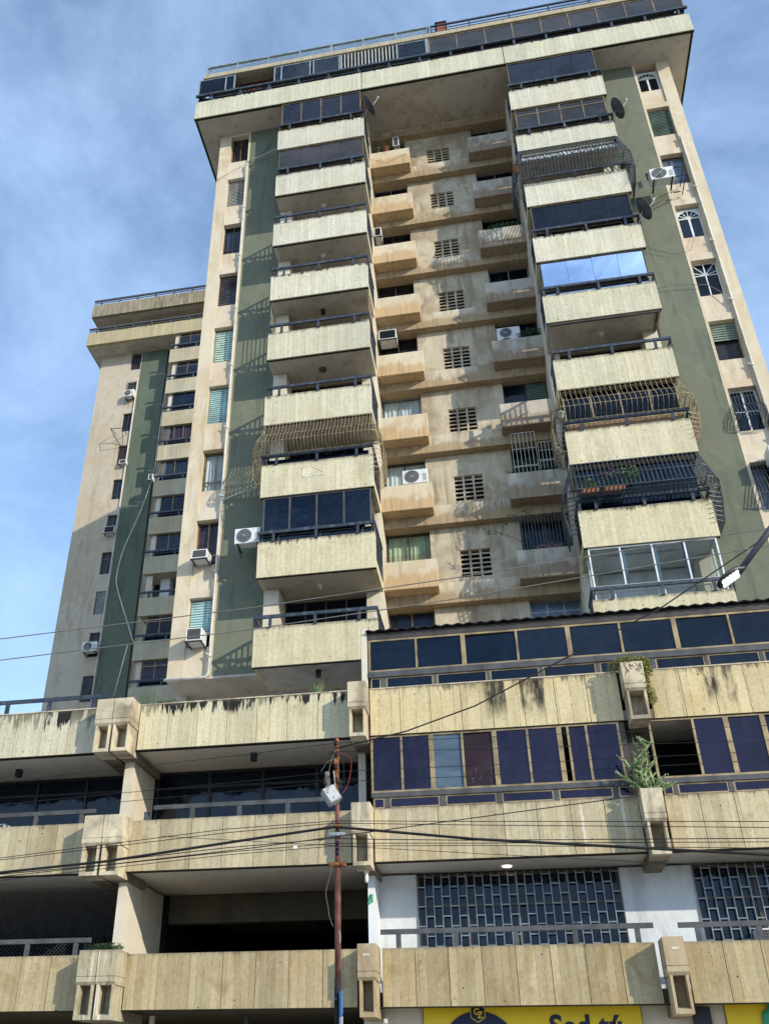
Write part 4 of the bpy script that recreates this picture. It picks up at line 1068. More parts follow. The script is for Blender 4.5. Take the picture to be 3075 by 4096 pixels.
goldglaz([3.40, 4.33, 5.03, 5.80, 6.55, 7.3, 8.05, 8.8], 6.07, 7.43, 20.74, 'gold', [None, 'glass_purple', 'glass_purple', 'glass_blue', 'glass_blue', 'glass_blue', 'glass_blue'],
         [(3.45, 3.66), (3.75, 4.79), (4.90, 6.05), (6.17, 7.3), (7.4, 8.6)], (5.71, 5.95), (2, 3))
q = MB(); q.box(2.74, 2.86, 20.76, 20.85, 5.7, 7.43); q.box(3.36, 3.39, 20.76, 20.85, 5.7, 7.43); q.box(3.0, 3.03, 20.9, 20.94, 6.3, 7.2); q.box(2.9, 3.35, 21.2, 21.24, 5.7, 7.4); mk('mullion', q, 'bronze', P)
q = MB(); q.box(-2.99, 14, 22.4, 22.5, 4.8, 7.42); mk('inner_wall', q, 'dark', P)
# small white etched drawing strokes on the brown pane
q = MB(); rr = random.Random(4)
for i in range(16):
    x = -.72+rr.random()*.56; z = 6.14+rr.random()*.42; q.tube([(x, 20.735, z), (x+rr.uniform(-.03, .03), 20.735, z+rr.uniform(.03, .12))], .003, 3)
mk('etched_mark', q, 'alu', P)
# roof room over the right bays
goldglaz([-2.93, -1.76, -.60, .695, 1.92, 3.13, 4.38, 5.61, 6.85, 8.1, 9.3], 9.075, 9.95, 20.75, 'gold', ['glass_blue']*10,
         [(-2.91, -2.66), (-2.53, -1.38), (-1.29, -.09), (-.02, 1.14), (1.23, 2.45), (2.54, 3.70), (3.80, 4.89), (4.97, 6.09), (6.18, 7.3), (7.4, 8.5)], (8.63, 8.92), (2, 4, 6, 8))
q = MB(); q.box(-3.135, -2.985, 20.74, 21.0, 7.6, 10.28); mk('corner_post', q, 'lightwall', P, .01)
q = MB(); q.box(-2.98, 9.6, 20.74, 20.84, 9.955, 10.13); q.box(-2.98, -2.9, 20.85, 24.2, 7.6, 10.2); q.box(9.5, 9.6, 20.85, 24.2, 7.6, 10.2); mk('header', q, 'bronze', P)
q = MB(); n = 180; b = 0
for i in range(n):
    x = -3.0+i*.07; z = 10.165+.022*math.sin(i*math.pi/2*1.0); 
    q.v += [(x, 20.62, z), (x, 24.4, z+.35), (x, 20.62, z-.018), (x, 24.4, z+.332)]
for i in range(n-1):
    a = 4*i; c_ = 4*(i+1)
    q.face([a, c_, c_+1, a+1]); q.face([a+2, a+3, c_+3, c_+2]); q.face([a, a+2, c_+2, c_])
mk('corrugated_roof', q, 'roofdark', P)
q = MB()
for x in (-2.82, -.55, 4.5): curtain(q, x, x+.32, 9.1, 9.93, 20.85, .02, 8, 2)
mk('curtain', q, 'terra', P)
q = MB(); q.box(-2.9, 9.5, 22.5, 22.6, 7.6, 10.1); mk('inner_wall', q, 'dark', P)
# ground floor
q = MB(); q.box(-3.3, -2.06, 21.36, 21.6, -1.6, 1.68); q.box(2.33, 3.9, 21.36, 21.6, -1.6, 1.68); q.box(-2.06, 2.33, 21.4, 21.6, -1.6, 1.68); q.box(3.9, 14, 21.4, 21.6, -1.6, 1.68)
mk('wall', q, 'lightwall', P)
for b_ in ((-12.2, -12.0, 21.3, 21.6, -1.6, 1.63), (-8.3, -8.2, 22.0, 22.1, -1.6, 1.63)): mk('column', MB().box(*b_), 'lightwall', P)
q = MB(); q.box(-6.2, -6.1, 22.4, 22.5, -1.6, 1.65); q.box(-3.9, -3.4, 22.3, 22.35, .9, 1.35); mk('shop_frame', q, 'steelgrey', P)
# podium roof terrace + sides
q = MB(); q.box(-18, 14, 36, 36.3, -1.6, 7.7); q.box(-18.2, -18, 20.8, 36, -1.6, 7.7); q.box(14, 14.2, 20.8, 36, -1.6, 7.7); mk('rear_wall', q, 'lightwall', P)
# podium ceiling lamps
lamp(-12.45, 21.73, 7.462, 'cube', 'black cube lamp under the top slab at the far left')
lamp(-6.01, 21.53, 7.462, 'cube', 'black cube lamp under the top slab, left of the red pole')
lamp(-12.5, 21.6, 4.55, 'cube', 'black cube lamp above the lattice screen at the left edge')
q = MB(); q.disc((-.05, 21.7, 4.55), (0, 0, -1), .11, 20, .02); single('ceiling_lamp', q, 'lampglow', 'lit round ceiling lamp above the barred white wall windows', 'lamp')
q = MB(); q.lathe((-3.1, 20.75, 4.36), (0, 0, -1), [(0, .06), (.03, .075), (.05, .04), (.1, .035), (.12, .045), (.2, .045), (.25, .03), (.26, 0)], 12); single('light_bulb', q, 'acw', 'white bulb in a round holder hanging under the middle bracket', 'lamp')
q = MB(); q.tube([(-3.08, 21.3, 3.95), (-3.08, 21.25, 3.8)], .04, 6); q.tube([(-3.08, 21.25, 3.85), (-3.12, 21.05, 3.72)], .03, 8); single('spot_light', q, 'sign_green', 'small green spot light clamped by the white column', 'lamp')
q = MB(); q.box(3.28, 3.62, 21.2, 21.3, 1.28, 1.62); q.box(3.42, 3.48, 21.24, 21.34, 1.2, 1.28); single('flood_light', q, 'black', 'black flood light between the two yellow banners', 'lamp', bevel=.01)
q = MB(); q.box(-2.83, -2.76, 20.95, 21.05, 1.37, 1.45); q.disc((-2.8, 20.95, 1.41), (0, -1, 0), .02, 10, .01); single('security_camera', q, 'acw', 'small white camera below the middle bracket', 'camera')

# ================================================================== banners with writing
def text(s, size, loc, mat, par, name='lettering', rotx=math.pi/2, bold=.0, rotz=0):
    cu = bpy.data.curves.new(name, 'FONT'); cu.body = s; cu.size = size; cu.extrude = .002; cu.offset = bold
    o = bpy.data.objects.new('tmp', cu); C.objects.link(o)
    dg = bpy.context.evaluated_depsgraph_get(); me = bpy.data.meshes.new_from_object(o.evaluated_get(dg))
    bpy.data.objects.remove(o)
    me.materials.clear(); me.materials.append(M[mat])
    n = bpy.data.objects.new(name, me); C.objects.link(n); n.parent = par
    off = Vector(par['_o']) if '_o' in par else Vector(par.location)
    n.location = Vector(loc)-off; n.rotation_euler = (rotx, 0, rotz); return n
BN = thing('banner', (.13, 21.3, -.6), 'yellow shop banner reading Sed tu with a dark hexagon logo', 'banner')
q = MB(); q.box(-2.04, 2.31, 21.3, 21.34, -.6, 1.7); mk('banner_sheet', q, 'yellow', BN)
q = MB(); cx = -.92; q.prism([(cx+.78*math.cos(t*math.pi/20), 21.29, ) and (cx+.78*math.cos(t*math.pi/20), .88+.72*math.sin(t*math.pi/20)) for t in range(40)], 'y', 21.285, 21.298)
mk('dark_circle', q, 'ink', BN)
q = MB(); hz_ = 1.56
hexp = lambda r, sx=1.: [(cx+sx*r*math.sin(i*math.pi/3), hz_+r*math.cos(i*math.pi/3)) for i in range(6)]
q.prism(hexp(.175), 'y', 21.272, 21.284); q.cur = 1; q.prism(hexp(.158), 'y', 21.264, 21.2715); mk('hexagon_logo', q, ['yellow', 'ink'], BN)
text('C', .17, (cx-.085, 21.262, hz_-.03), 'yellow', BN, bold=.004); text('Z', .17, (cx-.01, 21.262, hz_-.09), 'yellow', BN, bold=.004)
text('Sed tú', .56, (.50, 21.296, 1.12), 'ink', BN, bold=.018)
BN2 = thing('banner', (6, 21.3, -.6), 'yellow shop banner with a green bottle, right of the black flood light', 'banner')
q = MB(); q.box(3.92, 8.4, 21.3, 21.34, -.6, 1.7); mk('banner_sheet', q, 'yellow', BN2)
q = MB(); q.lathe((4.78, 21.26, 1.7), (0, 0, -1), [(0, .08), (.12, .09), (.16, .17), (.2, .2), (.34, .22), (.9, .24), (1.2, .24)], 20)
for v in range(len(q.v)): q.v[v] = (q.v[v][0], 21.26+(q.v[v][1]-21.26)*.12, q.v[v][2])
mk('bottle_picture', q, 'sign_green', BN2)

# ================================================================== FAR TOWER
F = thing('apartment_tower', (-20, 46, 12), 'second apartment tower standing behind on the left, with green strip and shaded balconies', 'building')
fz = lambda i: 46.45-2.905*i
q = MB(); q.box(-26.5, -24.12, 47.5, 47.8, 7, 48.0); q.box(-23.34, -23.28, 47.5, 47.8, 7, 48.0)
prev = 7
for i in range(11, 0, -1):
    a, b_ = 45.12-2.905*(i-1)-1.65, 45.12-2.905*(i-1); q.box(-24.12, -23.34, 47.501, 47.8, prev, a); prev = b_
q.box(-24.12, -23.34, 47.501, 47.8, prev, 46.35)
q.box(-26.5, -10, 47.8, 62, 7, 48.0)
q.box(-20.6, -20.3, 47.45, 47.8, 7, 48)
mk('wall', q, 'far_wall', F)
q = MB(); q.box(-23.28, -21.3, 47.5, 47.8, 7, 48.0); mk('painted_wall', q, 'far_green', F)
q = MB(); q.box(-27.2, -20.57, 46.08, 46.22, 48.02, 49.22); q.box(-20.54, -9, 46.08, 46.22, 48.02, 49.22); q.box(-27.2, -27.06, 46.22, 62, 48.02, 49.22); q.box(-27.19, -9, 46.22, 62, 48.0, 48.35)
q.box(-27.2, -20.57, 46.08, 46.22, 50.93, 52.15); q.box(-20.54, -9, 46.08, 46.22, 50.93, 52.15); q.box(-27.2, -27.06, 46.22, 62, 50.93, 52.15); q.box(-27.19, -9, 46.22, 62, 50.9, 51.2)
mk('roof_band', q, 'far_band', F)
q = MB(); q.box(-27.1, -9, 46.3, 62, 47.985, 47.998); q.box(-27.1, -9, 46.3, 62, 50.885, 50.899); mk('soffit', q, 'soffit', F)
q = MB(); q.box(-26, -9, 49.5, 62, 48.3, 50.9); mk('penthouse_wall', q, 'dark', F)
q = MB()
for z in (49.55, 52.5):
    q.box(-27.15, -9, 46.05, 46.15, z, z+.14); q.box(-27.15, -9, 46.08, 46.12, z-.2, z-.14)
    for i in range(13): q.box(-26.6+i*1.45, -26.5+i*1.45, 46.06, 46.14, z-.35, z)
mk('railing', q, 'rail_dk', F)
for i in range(0, 12):
    zt = fz(i); b = MB()
    b.box(-20.5, -14, 46.08, 46.22, zt-1.22, zt); b.box(-20.45, -14, 46.22, 47.78, zt-1.19, zt-.95)
    if i != 8: b.cur = 1; b.box(-20.28, -19.9, 46.3, 46.34, zt, zt+1.66); b.cur = 0
    o = mk('balcony', b, ['far_conc', 'lightwall'], F)
    r = MB(); r.box(-20.55, -14, 46.02, 46.12, zt+.3, zt+.42)
    for j in range(5): r.box(-20.0+j*1.4, -19.88+j*1.4, 46.06, 46.12, zt, zt+.3)
    mk('railing', r, 'navy', o)
    if i == 7: 
        q = MB(); q.box(-19.6, -19.0, 46.9, 47.7, zt-.95, zt+1.7); mk('column', q, 'white', o); 
        q = MB(); q.box(-20.2, -14, 47.6, 47.7, zt-.95, zt+1.7); mk('glass', q, 'glass', o); continue
    top = zt+1.68; a = -20.25 if i in (3, 4) else -19.95
    trans = .72 if i in (0, 1, 8, 9) else None
    win(o, a, -18.25, zt+.42, top, 46.24, 'black' if i == 2 else 'brown', 'glass_blue' if i in (0, 1, 2, 5, 6) else 'glass_tint', (.5,) if i != 3 else (.34, .67), trans, (['cur_purple', 'cur_blue', 'cur_dark'][i % 3], .03, .97) if i in (3, 4, 8, 9) else None, .06, None, 'glazing')
    win(o, -18.1, -14, zt+.42, top, 46.24, 'brown', 'glass', (.33, .66))
    q = MB(); q.box(a, -14, 46.3, 46.32, zt, zt+.4); mk('glass', q, 'glass_blue', o)
q = MB()
for i in range(11): z = 45.12-2.905*(i-1); q.box(-21.3, -20.6, 47.9, 48.0, z-1.6, z)
mk('glass', q, 'glass', F)
q = MB(); q.box(-21.3, -20.6, 47.79, 47.9, 7, 48); mk('return_wall', q, 'far_wall', F)
FW = {0: ('glass', None), 1: ('glass_smoke', None), 2: ('glass', None), 3: ('glass_brown', None), 4: ('glass_blue', None), 5: ('glass_blue', None), 6: ('glass_tint', 'cur_purple'), 7: ('glass_tint', 'louv_green'), 8: ('glass_blue', None), 9: ('glass_smoke', None), 10: ('glass', None)}
for i in range(11):
    z1 = 45.12-2.905*(i-1); z0 = z1-1.65
    if i == 0: z1, z0 = 47.98, 46.37
    p_, c_ = FW[i]
    o = win(F, -24.1, -23.36, z0, z1, 47.62, 'bronze', p_, (.5,) if i not in (0,) else (), .7 if i in (6, 8) else (.25 if i == 4 else None), (c_, .04, .96) if c_ else None, .05, None, 'window', False)
    if i in (7, 0): q = MB(); louvers(q, -24.06, -23.4, z0+.03, z1-.03, 47.58, 15); mk('louvre', q, 'shutter' if i == 7 else 'louv_dark', o)
    if i in (1, 9):
        q = MB()
        for j in range(8): x = -24.08+.7*j/7; q.tube([(x, 47.4, z0), (x, 47.4, z1)], .016, 4)
        for zz in [z0+.1+.22*j for j in range(7)]: q.tube([(-24.08, 47.4, zz), (-23.38, 47.4, zz)], .012, 4)
        mk('window_grille', q, 'blackbar', o)
q = MB(); q.tube([(-23.33, 47.4, 45.3), (-23.33, 47.4, 8)], .045, 6); mk('drain_pipe', q, 'pipe', F)
q = MB(); pts = spline([(-20.75, 47.0, 46), (-20.9, 46.9, 41.6), (-20.93, 46.9, 38.7), (-21.0, 46.95, 36.1), (-21.65, 47.1, 33.25), (-22.45, 47.15, 30.6), (-22.7, 47.15, 28.7), (-22.55, 47.15, 27.6), (-21.6, 47.1, 25.2), (-20.9, 47, 23.5)])
q.tube(pts, .036, 6); single('hose', q, 'pipe', 'long pale hose curving down the green strip of the far tower', 'hose')
q = MB(); q.tube([(-20.85, 46.0, 23.0), (-21.3, 46.0, 19.8)], .035, 6); single('hose', q, 'pipe', 'short pale pipe leaning beside the lowest far balconies', 'hose')
q = MB()
for a, b_ in (((-24.4, 47.5, 43.3-2.9), (-24.5, 46.7, 43.2-2.9)), ((-24.5, 46.7, 43.2-2.9), (-24.2, 46.6, 41.9-2.2)), ((-23.6, 47.5, 43.2-2.9), (-23.6, 46.7, 43.1-2.9)), ((-23.6, 46.7, 40.2), (-23.8, 47.5, 39.3)), ((-24.5, 46.7, 40.3), (-23.6, 46.7, 40.2)), ((-24.2, 46.6, 39.7), (-23.9, 47.4, 39.2))): q.tube([a, b_], .025, 4)
single('wall_bracket', q, 'bronze', 'empty rusty bracket sticking out below a dark window of the far tower', 'bracket')

# ================================================================== air conditioners
def condenser(x, y, z, w_, h, d, lab, rot=0, bracket=True, two=False, grp='air conditioners on the facades'):
    t = thing('air_conditioner', (x+w_/2, y+d/2, z), lab, 'air conditioner', grp)
    q = MB(); q.box(x, x+w_, y, y+d, z, z+h); mk('casing', q, 'acw', t, .012)
    r = min(h*.43, w_*.33); cxx = x+w_*.38
    for zc, rr_ in (((z+h*.5, r),) if not two else ((z+h*.27, h*.21), (z+h*.74, h*.21))):
        q = MB(); q.disc((cxx, y-.001, zc), (0, -1, 0), rr_, 24, .006)
        q.cur = 1
        for f_ in (.3, .55, .8, 1.0):
            pts = [(cxx+rr_*f_*math.cos(a*math.pi/12), y-.014, zc+rr_*f_*math.sin(a*math.pi/12)) for a in range(25)]; q.tube(pts, .006, 4)
        for a in range(10): q.tube([(cxx, y-.014, zc), (cxx+rr_*math.cos(a*math.pi/5), y-.014, zc+rr_*math.sin(a*math.pi/5+.3))], .004, 3)
        q.disc((cxx, y-.008, zc), (0, -1, 0), rr_*.2, 12, .014)
        mk('fan_grille', q, ['acg', 'alu'], t)
    q = MB()
    for i in range(9): q.box(x+w_*.78, x+w_*.95, y-.003, y, z+h*(.15+.06*i), z+h*(.17+.06*i))
    mk('louvre', q, 'acg', t)
    if bracket:
        q = MB()
        for xx in (x+.08, x+w_-.12):
            q.box(xx, xx+.04, y-.02, y+d+.25, z-.045, z-.005); q.tube([(xx+.02, y+.06, z-.04), (xx+.02, y+d+.25, z-.22)], .012, 4)
        mk('bracket', q, 'black', t)
    return t
def winac(x, y, z, w_, h, d, lab, dark=False):
    t = thing('air_conditioner', (x+w_/2, y+d/2, z), lab, 'air conditioner', 'air conditioners on the facades')
    q = MB(); fr_rect(q, x, x+w_, z, z+h, y, .035, d); q.box(x+.03, x+w_-.03, y+.05, y+d, z+.03, z+h-.03); mk('casing', q, 'acw', t, .006)
    q = MB(); q.box(x+.035, x+w_-.035, y+.025, y+.05, z+.035, z+h-.035)
    n = 8
    for i in range(n): zz = z+.05+(h-.1)*i/n; q.box(x+.04, x+w_-.04, y+.012, y+.03, zz, zz+.012)
    for i in range(10): xx = x+.04+(w_-.08)*i/10; q.box(xx, xx+.008, y+.014, y+.03, z+.04, z+h-.04)
    mk('coil_grille', q, 'acg' if not dark else 'black', t)
    q = MB(); q.box(x-.03, x+w_+.03, y+.0, y+.03, z-.05, z-.02); q.box(x, x+.03, y, y+d+.1, z-.05, z-.02); q.box(x+w_-.03, x+w_, y, y+d+.1, z-.05, z-.02)
    mk('bracket', q, 'black', t); return t
condenser(-7.56, 23.62, 15.04, .84, .56, .32, 'white condenser with round fan on the dark green wall beside the blue glazed balcony')
t_ = condenser(7.50, 23.62, 29.05, .84, .60, .34, 'white condenser high on the olive wall beside the blue pane window')
q = MB()
for (a, b_) in (((8.35, 23.6, 29.0), (8.7, 23.6, 29.05)), ((8.7, 23.6, 29.05), (8.7, 23.6, 29.5)), ((8.7, 23.6, 29.5), (8.7, 24.5, 29.5)), ((8.7, 23.6, 29.05), (8.7, 24.5, 29.05)), ((8.35, 23.6, 29.5), (8.7, 23.6, 29.5)), ((8.35, 24.3, 29.0), (8.6, 24.3, 29.0))): q.tube([a, b_], .022, 4)
mk('side_frame', q, 'black', t_)
q = MB(); q.tube([(7.62, 24.3, 29.9), (7.6, 24.3, 30.25)], .05, 8); mk('hose_bundle', q, 'black', t_)
condenser(-2.30, 25.15, 17.72, .86, .56, .30, 'white condenser with spiral fan on the stained ledge below white curtains', bracket=False)
condenser(1.40, 25.5, 23.50, .84, 1.02, .32, 'tall white two fan condenser on the shaded ledge with plants', bracket=False, two=True)
winac(-9.11, 24.05, 14.93, .52, .32, .5, 'small grey window air conditioner below the mauve curtains')
winac(-9.03, 24.0, 11.98, .50, .42, .55, 'peeling white window air conditioner in the lowest teal louvre window')
winac(-2.95, 25.3, 24.55, .66, .46, .55, 'boxy window air conditioner in a frame above the third stained ledge from the sunroom', True)
q_t = winac(-2.02, 25.2, 35.75, .26, .62, .4, 'narrow upright white air conditioner on the topmost ledge under the roof')
winac(-3.0, 25.35, 30.35, .3, .5, .5, 'small dark air conditioner with a brown board on the third ledge from the top', True)
winac(8.75, 23.9, 16.35+.0, .5, .5, .5, 'window air conditioner in a dark frame at the right picture edge')
condenser(-24.05, 47.0, 43.40, .74, .60, .4, 'small white condenser near the top of the far tower')
condenser(-24.2, 46.9, 23.25, .95, .62, .4, 'white condenser low on the far tower beside the green strip')
winac(-23.75, 47.2, 37.5, .5, .34, .4, 'small window air conditioner in a far tower window below the empty bracket')
winac(-24.05, 47.1, 31.85, .72, .5, .5, 'rusty brown window air conditioner in the middle of the far tower', True)
winac(-21.0, 46.2, 35.7-.6, .3, .45, .4, 'white air conditioner end beside the pale hose on the far tower')
winac(-12.75, 20.95, 5.62, .62, .22, .5, 'window air conditioner lying behind the parapet at the far left')
winac(4.9, 21.6, 2.6, .6, .5, .4, 'grey air conditioner behind the right barred window rail')

# ================================================================== satellite dishes
def dish(x, y, z, lab, r=.42):
    t = thing('satellite_dish', (x-.2, y+.1, z-.5), lab, 'satellite dish', 'satellite dishes on the balconies')
    ax = Vector((.87, -.12, .46)).normalized()
    q = MB(); n = 7; q.lathe((x, y, z), ax, [(.10*(i/n)**2-.05, r*i/n) for i in range(n+1)]+[(.055, r*1.02), (.04, r*1.03), (.03, r)]+[(.10*(i/n)**2-.062, r*i/n) for i in range(n, -1, -1)], 26)
    mk('reflector', q, 'steelgrey', t)
    q = MB(); e = Vector((x, y, z))+ax*.5+Vector((0, 0, .12)); q.tube([(x+.05, y, z-r*.55), tuple(e)], .014, 6); q.tube([tuple(e), tuple(e-ax*.1)], .035, 8); q.box(e.x-.05, e.x+.05, e.y-.03, e.y+.03, e.z-.02, e.z+.05)
    mk('feed_arm', q, 'galv', t)
    q = MB(); q.tube([(x-.02, y+.03, z-.05), (x-.12, y+.1, z-.3), (x-.2, y+.15, z-.5)], .02, 6); mk('mount', q, 'galv', t)
dish(-2.80, 23.30, 36.02, 'dark satellite dish on the top left balcony corner, against the roof soffit')
dish(6.85, 23.25, 32.98, 'upper of the two satellite dishes at the right balconies, beside the olive wall')
dish(6.85, 23.25, 27.12, 'lower of the two satellite dishes at the right balconies, below the condenser')

# ================================================================== street pole, box, sign, cables
UNIT[0] = 12/18.5      # the pole stands at the kerb, 12 m from the camera
K = 18.5/17
def KP(x, z, y=18.5): return (x*K, y, z*K)
PL = thing('utility_pole', (-3.09*K, 18.5, -2.48), 'rusty red steel utility pole with rows of brackets at its top', 'pole')
px = -3.07*K
q = MB(); q.tube([(px, 18.5, -2.5), (px, 18.5, 1.5)], .088*.8, 16); q.tube([(px, 18.5, 1.5), (px, 18.5, 1.95)], [.07, .064], 16); mk('lower_shaft', q, 'rustdark', PL)
q = MB(); q.tube([(px, 18.5, 1.75), (px-.0, 18.5, 3.98)], .060, 16); q.tube([(px, 18.5, 3.98), (px, 18.5, 4.2), (px-.01, 18.5, 6.55)], [.060, .048, .042], 14); mk('upper_shaft', q, 'rust', PL)
q = MB(); q.disc((px-.01, 18.5, 6.55), (0, 0, 1), .05, 12, .05); q.disc((px-.01, 18.5, 6.6), (0, 0, 1), .02, 8, .05)
q.box(px-.05, px+.03, 18.40, 18.44, 5.35, 6.5)
mk('rack', q, 'rustspool', PL)
for z in (6.5, 6.25, 5.98, 5.7, 5.45):
    q = MB(); q.lathe((px-.01, 18.38, z-.05), (0, 0, 1), [(0, .02), (.0, .045), (.03, .03), (.06, .045), (.09, .03), (.1, .02)], 10); mk('insulator', q, 'rustdark', PL)
    q = MB(); q.lathe((px-.01, 18.5, z-.09), (0, 0, 1), [(0, .05), (.0, .06), (.03, .06), (.03, .05)], 12); mk('clamp', q, 'rustspool', PL)
for z, w_ in ((4.77, .06), (4.60, .16), (4.02, .16)):
    q = MB(); q.box(px-w_, px+w_, 18.41, 18.59, z-.03, z+.035)
    for s_ in (-1, 0, 1): q.cur = 0; q.disc((px+s_*w_*.6, 18.41, z), (0, -1, 0), .018, 8, .02)
    mk('clamp', q, 'galv' if w_ > .1 and z > 4.3 else 'rustspool', PL)
q = MB()
for z in (4.40, 4.3, 4.2): q.lathe((px, 18.42, z), (0, 0, 1), [(0, .02), (0, .05), (.03, .025), (.06, .05), (.06, .02)], 10)
mk('insulator', q, 'glass_purple', PL)
q = MB(); [mk('connector', MB().box(*b_), 'black', PL) for b_ in ((px-.16, px-.06, 18.36, 18.44, 6.26, 6.32), (px+.05, px+.13, 18.36, 18.44, 5.62, 5.68), (px+.04, px+.12, 18.36, 18.44, 5.28, 5.36), (px+.04, px+.11, 18.4, 18.46, 5.54, 5.6))]
# junction box, tilted
JB = thing('junction_box', KP(-3.14, 4.9, 18.3), 'pale grey electrical box hanging crooked on the rusty pole', 'electrical box')
q = MB(); c = Vector(KP(-3.155, 4.91, 18.28)); mt = Matrix.Rotation(math.radians(-33), 3, 'Y') @ Matrix.Rotation(math.radians(25), 3, 'Z')
q.box(-.14, .14, -.1, .1, -.17, .17); q.v = [tuple(c+mt @ Vector(v)) for v in q.v]; mk('casing', q, 'boxgrey', JB, .008)
q = MB(); q.box(-.13, .13, -.112, -.102, -.16, .16); q.v = [tuple(c+mt @ Vector(v)) for v in q.v]; 
d_ = mk('door', q, 'boxgrey', JB, .004)
q = MB(); q.disc((-.08, -.112, .05), (0, -1, 0), .012, 8, .01); q.disc((-.02, -.112, -.1), (0, -1, 0), .014, 8, .01); q.v = [tuple(c+mt @ Vector(v)) for v in q.v]; mk('lock', q, 'black', d_)
q = MB(); a = c+Vector((-.02, .0, .2)); q.leaves(tuple(a+Vector((-.06, 0, .1))), (.05, .04, .17), 160, .05); q.tube([tuple(a+Vector((-.05, .02, -.05))), tuple(a+Vector((-.07, .02, .3)))], .05, 7)
single('bird_nest', q, plain('grey_debris', (.16, .15, .14), .9, 0, .1, .3, 20.), 'grey wad of debris stuck above the crooked electrical box', 'debris')
# parking sign seen almost edge on
SG = thing('street_sign', (-3.0*K+.02, 18.4, 1.0), 'narrow blue and white sign on the rusty pole, seen from the side', 'sign')
ang = math.radians(-72); base = Vector((-3.035*K, 18.45, 0)); ex = Vector((math.cos(ang), math.sin(ang), 0)); en = Vector((math.sin(ang), -math.cos(ang), 0))
def sg(u, z, n=0.): v = base+ex*u+en*n; return (v.x, v.y, z)
def splate(mb, u0, u1, z0, z1, n0, n1, r=.04):
    poly = []
    for (cu, cz, a0) in ((u1-r, z1-r, 0), (u0+r, z1-r, 90), (u0+r, z0+r, 180), (u1-r, z0+r, 270)):
        for i in range(5): t = math.radians(a0+22.5*i); poly.append((cu+r*math.cos(t), cz+r*math.sin(t)))
    b = len(mb.v); n = len(poly)
    mb.v += [sg(u, z, n0) for u, z in poly]+[sg(u, z, n1) for u, z in poly]
    mb.face([b+i for i in range(n)]); mb.face([b+n+i for i in range(n)][::-1])
    for i in range(n): j = (i+1) % n; mb.face([b+i, b+n+i, b+n+j, b+j])
W_ = .40
q = MB(); splate(q, 0, W_, 1.31, 1.725, 0, .008); mk('blue_plate', q, 'sign_blue', SG)
q = MB(); splate(q, 0, W_, .90, 1.30, 0, .008, .03); mk('white_plate', q, 'sign_white', SG)
q = MB()
for sgn_ in (-1, 1) if False else (1,):
    pass
nf = -.004
def sline(pts, r=.0045): q.tube([sg(u, z, nf) for u, z in pts], r, 4)
sline([(.30, 1.585), (.31, 1.60), (.31, 1.66), (.26, 1.69), (.14, 1.69), (.09, 1.66), (.09, 1.50), (.14, 1.475)])
sline([(.09, 1.45), (.09, 1.37), (.14, 1.34), (.27, 1.34), (.31, 1.37), (.31, 1.43), (.24, 1.43)])
splate(q, .12, .34, 1.525, 1.575, nf, nf+.003, .005); splate(q, .16, .36, 1.475, 1.51, nf, nf+.003, .005)
mk('white_markings', q, 'sign_white', SG)
q = MB(); z = 1.10
for i, (u0, u1, a, b_) in enumerate(((.27, .35, 1.10, 1.20), (.24, .38, 1.16, 1.17))): pass
b0 = len(q.v); q.v += [sg(.23, 1.19, nf), sg(.37, 1.19, nf), sg(.30, 1.275, nf)]; q.face([0, 1, 2]); q.face([2, 1, 0])
splate(q, .275, .325, 1.08, 1.19, nf, nf+.003, .004); mk('green_arrow', q, 'sign_green', SG)
def stext(s, size, u, z, mat):
    cu_ = bpy.data.curves.new('lettering', 'FONT'); cu_.body = s; cu_.size = size; cu_.extrude = .001; cu_.offset = .003
    o = bpy.data.objects.new('tmp', cu_); C.objects.link(o); dg = bpy.context.evaluated_depsgraph_get(); me = bpy.data.meshes.new_from_object(o.evaluated_get(dg)); bpy.data.objects.remove(o)
    me.materials.clear(); me.materials.append(M[mat]); off = Vector(SG['_o'])
    for v in me.vertices: p = sg(u+v.co.x, z+v.co.y, nf); v.co = Vector(p)*UNIT[0]-off
    n_ = bpy.data.objects.new('lettering', me); C.objects.link(n_); n_.parent = SG
stext('50m', .12, .02, 1.14, 'black')
q = MB()
for z in (1.615, 1.06): q.tube([(px-.1, 18.42, z), sg(.0, z, .02)], .008, 6); q.tube([(px-.1, 18.40, z), (px-.09, 18.40, z)], .018, 6)
mk('bolt', q, 'galv', SG)

def cable(pts, r, mat, lab, y=18.4, ext=6., sag=0.0, ys=None, k=None, grp='overhead cables crossing the facade'):
    """pts are (x,z) measured at depth 17, carried to depth y"""
    kk = y/17.
    P_ = [Vector((a*kk, y, b_*kk)) for a, b_ in pts]
    if ext:
        d0 = (P_[0]-P_[1]).normalized(); d1 = (P_[-1]-P_[-2]).normalized(); P_ = [P_[0]+d0*ext]+P_+[P_[-1]+d1*ext]
    out = []
    for i in range(len(P_)-1):
        a, b_ = P_[i], P_[i+1]; n = max(2, int((b_-a).length/.6)); L_ = (b_-a).length
        for j in range(n): t = j/n; out.append(a.lerp(b_, t)+Vector((0, 0, -sag*L_*L_*.01*t*(1-t))))
    out.append(P_[-1])
    q = MB(); q.tube(out, r, 6); return single('overhead_cable', q, mat, lab, 'cable', grp)
X0 = -3.12
cable([(-10.81, 8.91), (-4.99, 9.15), (-.65, 9.44), (5.8, 9.95)], .011, 'cablegrey', 'upper of the two twisted cables rising across both towers towards the street lamp', 16.5)
cable([(-10.7, 8.38), (-4.96, 8.63), (-.68, 8.94), (5.7, 9.55)], .011, 'cablegrey', 'lower of the two twisted cables rising across both towers', 16.5)
